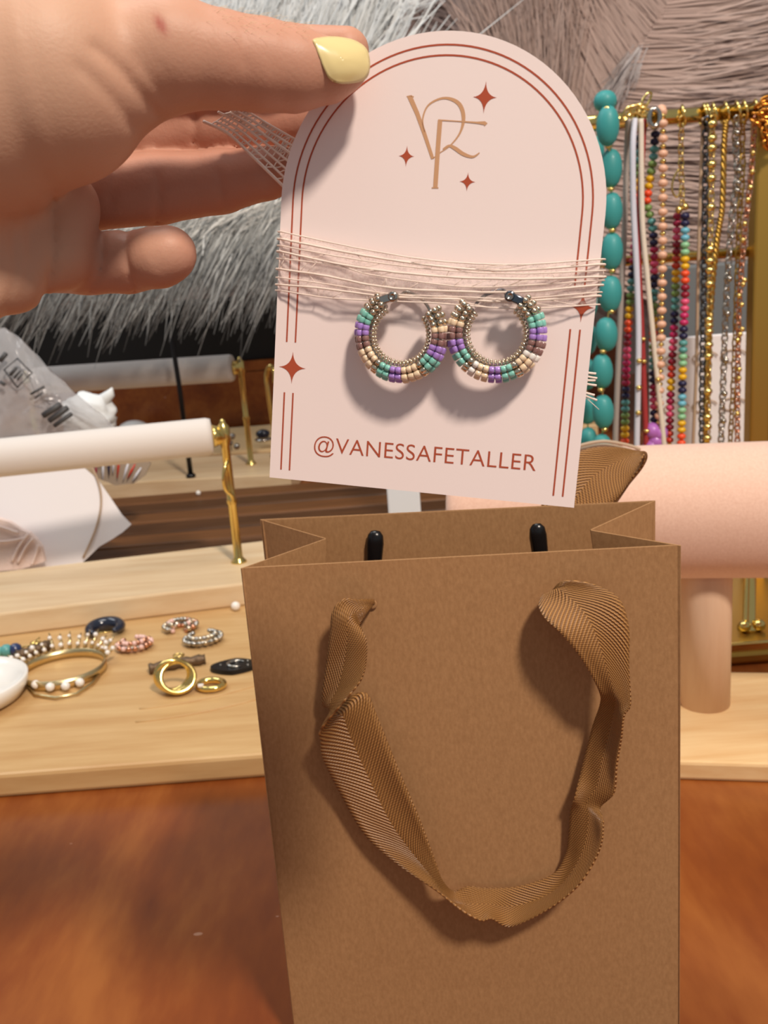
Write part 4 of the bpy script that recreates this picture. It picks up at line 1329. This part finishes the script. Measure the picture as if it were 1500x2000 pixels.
# white cards and a slate box standing behind the necklaces
def slab(name, label, cat, x0, y0, x1, y1, Y, th, m, lean=0.0):
    """upright board whose front face spans these pixels at distance Y and which stands on the table"""
    a, b = pixY(x0, y0, Y), pixY(x1, y0, Y)
    zt = (a.z + b.z) / 2
    e = thing(name, ((a.x + b.x) / 2, Y, 0), label, cat)
    Mx = Matrix.Translation(((a.x + b.x) / 2, Y, 0)) @ Matrix.Rotation(lean, 4, 'X') @ Matrix.Translation((0, 0, zt / 2))
    obj('board', bevel_box(None, abs(b.x - a.x), th, zt, .0015, M=Mx), m, e, smooth=False)
    return e, Mx, zt, abs(b.x - a.x)
M['slate'] = mat('slate_blue', '6d7274', .7)
e, Mx, zt, wd_ = slab('display_card', 'white earring display card standing behind the chains at the right', 'card', 1268, 655, 1474, 900, .93, .004, M['paper'])
for r in range(3):
    for c in range(3):
        p = Mx @ Vector((-wd_ * .25 + c * wd_ * .27, -.004, zt * (.40 - r * .22)))
        obj('printed_curl', tube([p + Vector((.012 * math.cos(t), 0, .006 * math.sin(t))) for t in np.linspace(.2, 4.6, 12)], .0007, 5), M['beigecord'], e)
slab('storage_box', 'slate blue-grey box behind the white display card', 'box', 1300, 515, 1486, 900, 1.02, .05, M['slate'])
slab('white_block', 'bluish white acrylic block just behind the bag mouth, below the card', 'block', 753, 930, 817, 1010, .72, .02, mat('acrylic_block', 'dfe9f2', .15, coat=.5))
# coil of raffia on the velvet roll by the turquoise beads
rf = thing('raffia_coil', pixY(1190, 880, .60), 'tan raffia strands lying on the velvet roll behind the card', 'raffia')
for k in range(7):
    y0_ = 872 + k * 3
    P = [pixY(x, y0_ + dy_ + 6 * math.sin(k), .575 + .004 * k) for x, dy_ in ((1120, 2), (1150, -6), (1180, -10), (1210, -6), (1235, 0), (1250, 6))]
    obj('strand', tube([Vector(v) for v in catmull([tuple(v) for v in P], 20)], .0011, 6), M['beigecord'], rf)

# ------------------------------------------------------------------ loose jewellery on the bamboo board
def onb(x, y, dz=0.0):
    p = pixZ(x, y, TZ)
    p.z += dz
    return p
def ringpts(c, rx, ry, rz, a0, a1, n, z=0.0, closed=False):
    return [Vector((c.x + (rx * math.cos(t)) * math.cos(rz) - (ry * math.sin(t)) * math.sin(rz), c.y + rx * math.cos(t) * math.sin(rz) + ry * math.sin(t) * math.cos(rz), c.z + z)) for t in np.linspace(a0, a1, n, endpoint=not closed)]
sb = newmesh('bead', *ball(r=1, sub=2), M['silver'])
# tiara-like cuff
c = onb(125, 1316)
e = thing('spiked_cuff', c, 'gold cuff bangle with pearl spikes lying on the bamboo board', 'bangle', 'loose jewellery on the board')
rg = ringpts(c, .031, .030, .1, -2.3, 3.6, 60, .004)
V, Fc = [], []
for i, p in enumerate(rg):
    d = (p - c); d.z = 0; d.normalize()
    V += [p - Vector((0, 0, .0038)), p - Vector((0, 0, .0038)) + d * .0015, p + Vector((0, 0, .0038)) + d * .0015, p + Vector((0, 0, .0038))]
    if i:
        for k in range(4):
            Fc.append((4 * i - 4 + k, 4 * i - 4 + (k + 1) % 4, 4 * i + (k + 1) % 4, 4 * i + k))
Fc += [(3, 2, 1, 0), tuple(4 * (len(rg) - 1) + k for k in range(4))]
obj('band', (V, Fc), M['cuffgold'], e)
for i in range(15):
    t = .25 + i * .19
    d = Vector((math.cos(t + .1), math.sin(t + .1), 0))
    b = c + d * .032 + Vector((0, 0, .008))
    tip = b + d * random.uniform(.007, .012) + Vector((0, 0, random.uniform(.006, .012)))
    s = obj('spike', tube([b, b.lerp(tip, .5), tip], [.0016, .0012, .0004], 6), M['cuffgold'], e)
    for q in (.25, .7):
        inst('pearl', pearlb, Matrix.Translation(b.lerp(tip, q) + Vector((0, -.0015, .001))) @ Matrix.Scale(random.uniform(.0013, .0021), 4), s)
for x, y in ((72, 1349), (100, 1354), (130, 1352), (158, 1345)):
    inst('pearl', pearlb, Matrix.Translation(onb(x, y, .005)) @ Matrix.Scale(.0034, 4), e)
obj('front_wire', tube([onb(x, y, .002) for x, y in ((50, 1340), (70, 1362), (110, 1368), (150, 1360), (180, 1340), (195, 1322))], .0012, 6), M['cuffgold'], e)

def bead_hoop(name, label, cx, cy, r, me_list, a0, a1, nb, br, rz=0.0, squash=.8, lift_=0):
    c = onb(cx, cy)
    e = thing(name, c, label, 'earring', 'loose jewellery on the board')
    pts = ringpts(c, r, r * squash, rz, a0, a1, nb, br * 1.2)
    obj('hoop_wire', tube(pts, br * .5, 6), M['steel'], e)
    for i, p in enumerate(pts):
        for k in range(3):
            d = (p - c); d.z = 0; d.normalize()
            a = k * 2.1
            q = p + d * br * .9 * math.cos(a) + Vector((0, 0, br * .9 * math.sin(a) + br * .3))
            inst('bead', random.choice(me_list), Matrix.Translation(q) @ Matrix.Scale(br * .62, 4), e)
    return e
pkm = mat('blush_glass', 'e7bfb4', .25, coat=.5)
pkb = newmesh('bead', *ball(r=1, sub=2), pkm)
stb = newmesh('bead', *ball(r=1, sub=2), M['steel'])
rob = newmesh('bead', *ball(r=1, sub=2), M['rose'])
bead_hoop('hoop_earring', 'blush pink beaded hoop earring right of the navy hoop', 264, 1268, .0105, [pkb, pkb, rob], -3.6, 1.3, 15, .0034, .2)
bead_hoop('hoop_earring', 'rose and silver beaded hoop earring nearest the pale wood base', 354, 1232, .0105, [pkb, stb, rob, sb], -.9, 4.0, 15, .0034)
bead_hoop('hoop_earring', 'sparkling silver open hoop earring right of the rose one', 398, 1256, .0120, [stb, stb, sb], -4.0, .9, 17, .0032, .3)
# navy crescent hoop
c = onb(207, 1240)
e = thing('hoop_earring', c, 'shiny navy blue crescent hoop earring close to the wood base', 'earring', 'loose jewellery on the board')
M['navyenamel'] = mat('navy_enamel', '1c2233', .18, coat=.6)
pts = ringpts(c, .0125, .0115, .1, -.9, 4.1, 40, .006)
obj('crescent', tube(pts, [.0020 + .0042 * math.sin(math.pi * i / 39) for i in range(40)], 12), M['navyenamel'], e)
obj('post_wire', tube([pts[0], (pts[0] + pts[-1]) / 2 + Vector((0, -.001, 0)), pts[-1]], .0005, 6), M['gold'], e)
# gold swirl ring
c = onb(347, 1350)
e = thing('gold_ring', c, 'chunky polished gold swirl ring on the bamboo board', 'ring', 'loose jewellery on the board')
for k in range(4):
    a = -.5 + k * .33
    d = Vector((math.sin(a) * .35, -.3, math.cos(a)))
    d.normalize()
    x, y, z = frame_from(Vector((.25, -.85, .35 + .22 * (k - 1.5))), Vector((1, 0, 0)))
    cc = c + Vector((.0015 * (k - 1.5), -.0012 * k, .0125))
    obj('swirl_band', tube([cc + x * .0118 * math.cos(t) + y * .0112 * math.sin(t) for t in np.linspace(0, 2 * math.pi, 36, endpoint=False)], .0017, 8, closed=True), M['gold'], e)
# gold chunky link
c = onb(413, 1345)
e = thing('gold_ring', c, 'small plain gold ring between swirl ring and black pendant', 'ring', 'loose jewellery on the board')
obj('band', tube(ringpts(c, .0095, .0075, -.3, 0, 2 * math.pi, 30, .0032, True), .0024, 10, closed=True), M['gold'], e)
obj('stone', bevel_box(c + Vector((-.006, -.006, .0058)), .004, .003, .002, .0005), M['pearl'], e, smooth=False)
# black almond pendant with moon
c = onb(458, 1306)
e = thing('moon_pendant', c, 'black almond-shaped pendant with a silver moon, next to the bag', 'pendant', 'loose jewellery on the board')
n = 28
out = []
for i in range(n):
    t = 2 * math.pi * i / n
    out.append((.0185 * math.cos(t), .0125 * math.sin(t) * (1 - .25 * abs(math.cos(t)))))
V = [c + Vector((x, y, .0005)) for x, y in out] + [c + Vector((x * .96, y * .96, .0035)) for x, y in out]
obj('plate', (V, [tuple(reversed(range(n))), tuple(range(n, 2 * n))] + [(i, (i + 1) % n, (i + 1) % n + n, i + n) for i in range(n)]), M['black'], e, smooth=False)
mo = []
for t in np.linspace(.6, 5.4, 20):
    mo.append(c + Vector((.002 + .0062 * math.cos(t), .0062 * math.sin(t) * .9, .0040)))
obj('moon', tube(mo, [.0002 + .0014 * math.sin(math.pi * i / 19) for i in range(20)], 8), M['steel'], e)
for x, y in ((-.010, .0), (.010, .004), (.011, -.004)):
    obj('star_dot', ball(c + Vector((x, y, .0038)), .0010, 1), M['steel'], e)
# textured dark bars
M['agedbronze'] = mat('aged_bronze', '6b5743', .5, .6, bump=(400, .6, .001))
def twig(label, pts, r, extra=None):
    P = [onb(x, y, r) for x, y in pts]
    e = thing('bar_earring', P[0], label, 'earring', 'loose jewellery on the board')
    q = [Vector(v) for v in catmull([tuple(v) for v in P], 16)]
    obj('textured_bar', tube(q, [r * (1 + .18 * math.sin(i * 2.1)) for i in range(16)], 8), M['agedbronze'], e)
    obj('end_loop', tube(ringpts(q[8] + Vector((0, .006, .004)), .004, .003, 0, 0, 6.28, 14, 0, True), .0008, 6, closed=True), M['gold'], e)
    return e
twig('dark textured bar earring above the gold swirl ring', [(292, 1316), (345, 1306), (402, 1296)], .0040)
twig('dark textured bar earring behind the spiked cuff', [(34, 1290), (66, 1280), (98, 1268)], .0042)
c = onb(14, 1284)
e = thing('bead_earring', c, 'blue and teal bead earring at the left edge above the white dish', 'earring', 'loose jewellery on the board')
for k, (dx, m_) in enumerate(((-.008, M['teal']), (.0, BM['teal2']), (.007, mat('cobalt_bead', '27355f', .3, coat=.5)))):
    obj('bead', ball(c + Vector((dx, .001 * k, .0055)), .0055, 2), m_, e)
obj('wire', tube([c + Vector((-.012, 0, .006)), c + Vector((.018, .004, .007)), c + Vector((.026, .008, .012))], .0006, 6), M['gold'], e)
c = onb(462, 1190)
e = thing('pearl_stud', c, 'single white pearl stud beside the edge of the bag', 'earring', 'loose jewellery on the board')
obj('pearl', ball(c + Vector((0, -.003, .0042)), .0042, 2), M['pearl'], e)
obj('stud_post', tube([c + Vector((0, -.003, .004)), c + Vector((.002, .006, .001))], .0005, 6), M['gold'], e)
# white dish at the left edge
c = onb(-66, 1372)
e = thing('white_dish', c, 'smooth white ceramic dish cut off by the left edge', 'dish')
obj('dish', lathe([(0, 0), (.030, 0), (.040, .003), (.0445, .010), (.0455, .016), (.044, .017), (.040, .012), (.030, .006), (0, .005)], 48, Matrix.Translation(c)), M['white'], e)

# ------------------------------------------------------------------ things around the two white bars
# white rounded card with a cord, leaning behind the nearer base
def leaning(pts, Y, lean, th, m, name, label, cat, cord_pts=None, cm=None):
    """flat card traced in pixels, standing in an upright plane at distance Y"""
    P = [pixY(x, y, Y) for x, y in pts]
    zb = min(p.z for p in P)
    for p in P:
        p.y += (p.z - zb) * lean
    n = len(P)
    e = thing(name, Vector((sum(p.x for p in P) / n, Y, zb)), label, cat)
    V = P + [p + Vector((0, th, 0)) for p in P]
    obj('sheet', (V, [tuple(range(n)), tuple(reversed(range(n, 2 * n)))] + [((i + 1) % n, i, i + n, (i + 1) % n + n) for i in range(n)]), m, e, smooth=False)
    if cord_pts:
        C_ = [pixY(x, y, Y - .003) for x, y in cord_pts]
        for p in C_: p.y += (p.z - zb) * lean
        obj('cord', tube([Vector(v) for v in catmull([tuple(v) for v in C_], 24)], .0012, 6), cm, e)
    return e
out = [(-60, 905), (20, 898), (60, 905), (100, 912), (140, 925), (175, 950), (205, 985), (230, 1015), (250, 1032), (235, 1045), (215, 1058), (190, 1072), (150, 1110), (-60, 1130)]
leaning(out, .965, .35, .0015, M['paper'], 'white_card', 'white rounded paper card with a thin cord leaning under the nearer white bar', 'card',
        [(140, 900), (172, 945), (186, 990), (180, 1040), (160, 1092)], M['beigecord'])
# pale pink knitted strip
M['pinkknit'] = mat('pink_knit', 'e8d2c8', .8, bump=(600, .6, .001))
e = leaning([(-70, 1010), (-20, 1018), (10, 1026), (34, 1040), (52, 1046), (66, 1058), (78, 1072), (86, 1098), (40, 1112), (-70, 1120)], .950, .25, .006, M['pinkknit'], 'pink_strap', 'pale pink woven strap bunched at the left in front of the white card', 'strap')
for pl in (((-60, 1060), (0, 1062), (40, 1056)), ((22, 1098), (34, 1070), (50, 1048)), ((34, 1100), (46, 1074), (60, 1056)), ((62, 1104), (68, 1084), (72, 1068)), ((-60, 1026), (-10, 1034), (30, 1046))):
    A = [pixY(x, y, .947) for x, y in pl]
    for p in A: p.y += (p.z - pixY(0, 1112, .95).z) * .25
    obj('woven_edge', tube([Vector(v) for v in catmull([tuple(v) for v in A], 12)], .0016, 6), M['pinkknit'], e)
# patterned packet
pkp = [(160, 880), (205, 872), (262, 868), (292, 908), (282, 930), (262, 944), (225, 948), (190, 935)]
e = leaning(pkp, 1.06, .25, .004, mat('taupe_packet', '9d8b78', .5), 'patterned_packet', 'small taupe packet printed with white, red and dark stripes under the nearer bar', 'packet')
for i, (x0, y0, x1, y1, m_) in enumerate(((186, 905, 184, 940, 'maroon'), (198, 900, 200, 938, 'white2'), (208, 893, 212, 930, 'navy'), (219, 893, 219, 925, 'white2'), (230, 890, 228, 935, 'red'), (250, 900, 240, 938, 'white2'), (262, 908, 248, 935, 'red'), (274, 915, 258, 940, 'white2'))):
    a, b = pixY(x0, y0, 1.054), pixY(x1, y1, 1.054)
    for p in (a, b): p.y += (p.z - pixY(225, 948, 1.06).z) * .25
    obj('printed_stripe', tube([a, (a + b) / 2, b], [.0006, .0015, .0006], 6), BM[m_], e)
# clear plastic bag with printed label
M['plastic'] = mat('clear_plastic', 'd9dade', .12, alpha=.42, coat=.4, bump=(40, .5, .004))
M['print'] = mat('grey_print', '4a4a4c', .5)
plg = [(-70, 650), (10, 640), (48, 668), (100, 725), (150, 770), (205, 815), (235, 850), (210, 868), (100, 875), (-70, 880)]
P = [pixY(x, y, 1.03) for x, y in plg]
e = thing('plastic_bag', pixY(60, 875, 1.03), 'crumpled clear plastic bag with grey printed label behind the nearer bar', 'plastic bag')
cen = sum(P, Vector()) / len(P)
rings_ = []
NR = 7
for side in (-1, 1):
    for j in range(NR):
        s = 1 - j / NR
        for i in range(40):
            f = i / 40 * len(P)
            a, b = P[int(f) % len(P)], P[(int(f) + 1) % len(P)]
            p = cen.lerp(a.lerp(b, f - int(f)), s)
            rings_.append(p + Vector((0, side * (.020 * (1 - s * s) + .003 * math.sin(i * 1.7 + j * 2.1)), 0)))
Fc = []
for sd in range(2):
    o_ = sd * NR * 40
    for j in range(NR - 1):
        for i in range(40):
            q = (o_ + j * 40 + i, o_ + j * 40 + (i + 1) % 40, o_ + (j + 1) * 40 + (i + 1) % 40, o_ + (j + 1) * 40 + i)
            Fc.append(q if sd == 0 else q[::-1])
    Fc.append(tuple(o_ + (NR - 1) * 40 + i for i in range(40)))
obj('film', (rings_, Fc), M['plastic'], e)
def pr(x, y): return pixY(x, y, 1.004)
fr_ = [(8, 722), (34, 700), (62, 728), (34, 757)]
obj('printed_frame', tube([pr(*q) for q in fr_], .0011, 5, closed=True), M['print'], e)
for x0, y0, x1, y1, r in ((20, 733, 32, 718, .0018), (28, 738, 40, 724, .0012), (34, 742, 44, 730, .0010), (60, 770, 86, 755, .0014), (68, 778, 82, 768, .001), (84, 812, 118, 790, .0032), (96, 822, 132, 796, .0030), (106, 832, 140, 808, .0022), (0, 705, 12, 690, .0025), (0, 745, 10, 752, .002)):
    obj('printed_mark', tube([pr(x0, y0), pr(x1, y1)], r, 6), M['print'], e)
# crumpled white tissue
e = thing('white_tissue', pixY(180, 860, 1.10), 'crumpled white tissue with one raised corner beside the plastic bag', 'tissue')
M['tissue'] = mat('white_tissue', 'e9edee', .7)
bm = bmesh.new()
bmesh.ops.create_icosphere(bm, subdivisions=4, radius=1)
tc_ = pixY(172, 815, 1.10)
pk_ = pixY(219, 757, 1.10)
for v in bm.verts:
    d = v.co.copy()
    k = 1 + .10 * math.sin(d.x * 7 + d.z * 5) * math.cos(d.y * 6 - d.z * 4) + .05 * math.sin(d.z * 17 + d.x * 11)
    v.co = Vector((d.x * .030, d.y * .022, d.z * .028)) * k + tc_
    if d.z > .3 and d.x > .5:
        v.co = v.co.lerp(pk_, max(0, (d.z - .3) * (d.x - .5)) * 3.0 if (d.z - .3) * (d.x - .5) * 3 < 1 else 1)
bm.verts.index_update()
vf = ([v.co.copy() for v in bm.verts], [tuple(v.index for v in f.verts) for f in bm.faces])
bm.free()
obj('crumpled_sheet', vf, M['tissue'], e)
obj('raised_corner', tube([tc_ + Vector((.012, 0, .012)), pk_ + Vector((-.002, 0, -.006)), pk_], [.010, .005, .0008], 8), M['tissue'], e)
# small white bowl
c = pixZ(262, 838, .030)
e = thing('white_bowl', c, 'small round white bowl upside down beside the tissue', 'bowl')
obj('bowl', lathe([(.030, 0), (.0300, .004), (.027, .014), (.020, .021), (.010, .025), (0, .026)], 36, Matrix.Translation(pixZ(262, 850, .0305))), M['white'], e)
# studs on the far base
e = thing('silver_studs', pixZ(455, 862, .030), 'pair of small silver drop earrings at the foot of the farther gold post', 'earring')
for dx, dz, r in ((0, .012, .004), (.004, .022, .005), (-.006, .030, .0045), (.009, .006, .005)):
    p = pixZ(452, 880, .030) + Vector((dx, 0, dz))
    obj('drop', ball(p, r, 2), M['steel'], e)
obj('wire', tube([pixZ(452, 880, .030), pixZ(452, 880, .030) + Vector((0, 0, .034))], .0008, 6), M['steel'], e)
c = pixZ(515, 862, .030)
e = thing('dark_ring', c, 'dark stone ring on the farther base, half hidden by the card', 'ring')
obj('stone', ball(c + Vector((0, 0, .012)), .010, 2, (1.2, .8, .8)), M['navyenamel'], e)
obj('band', tube(ringpts(c, .012, .010, 0, 0, 6.28, 24, .003, True), .0022, 8, closed=True), M['steel'], e)
e = thing('pearl_bead', pixZ(388, 968, .021), 'tiny loose pale bead on the dark slatted board', 'bead')
obj('bead', ball(pixZ(388, 968, .021) + Vector((0, 0, .0036)), .0034, 2), M['pearl'], e)
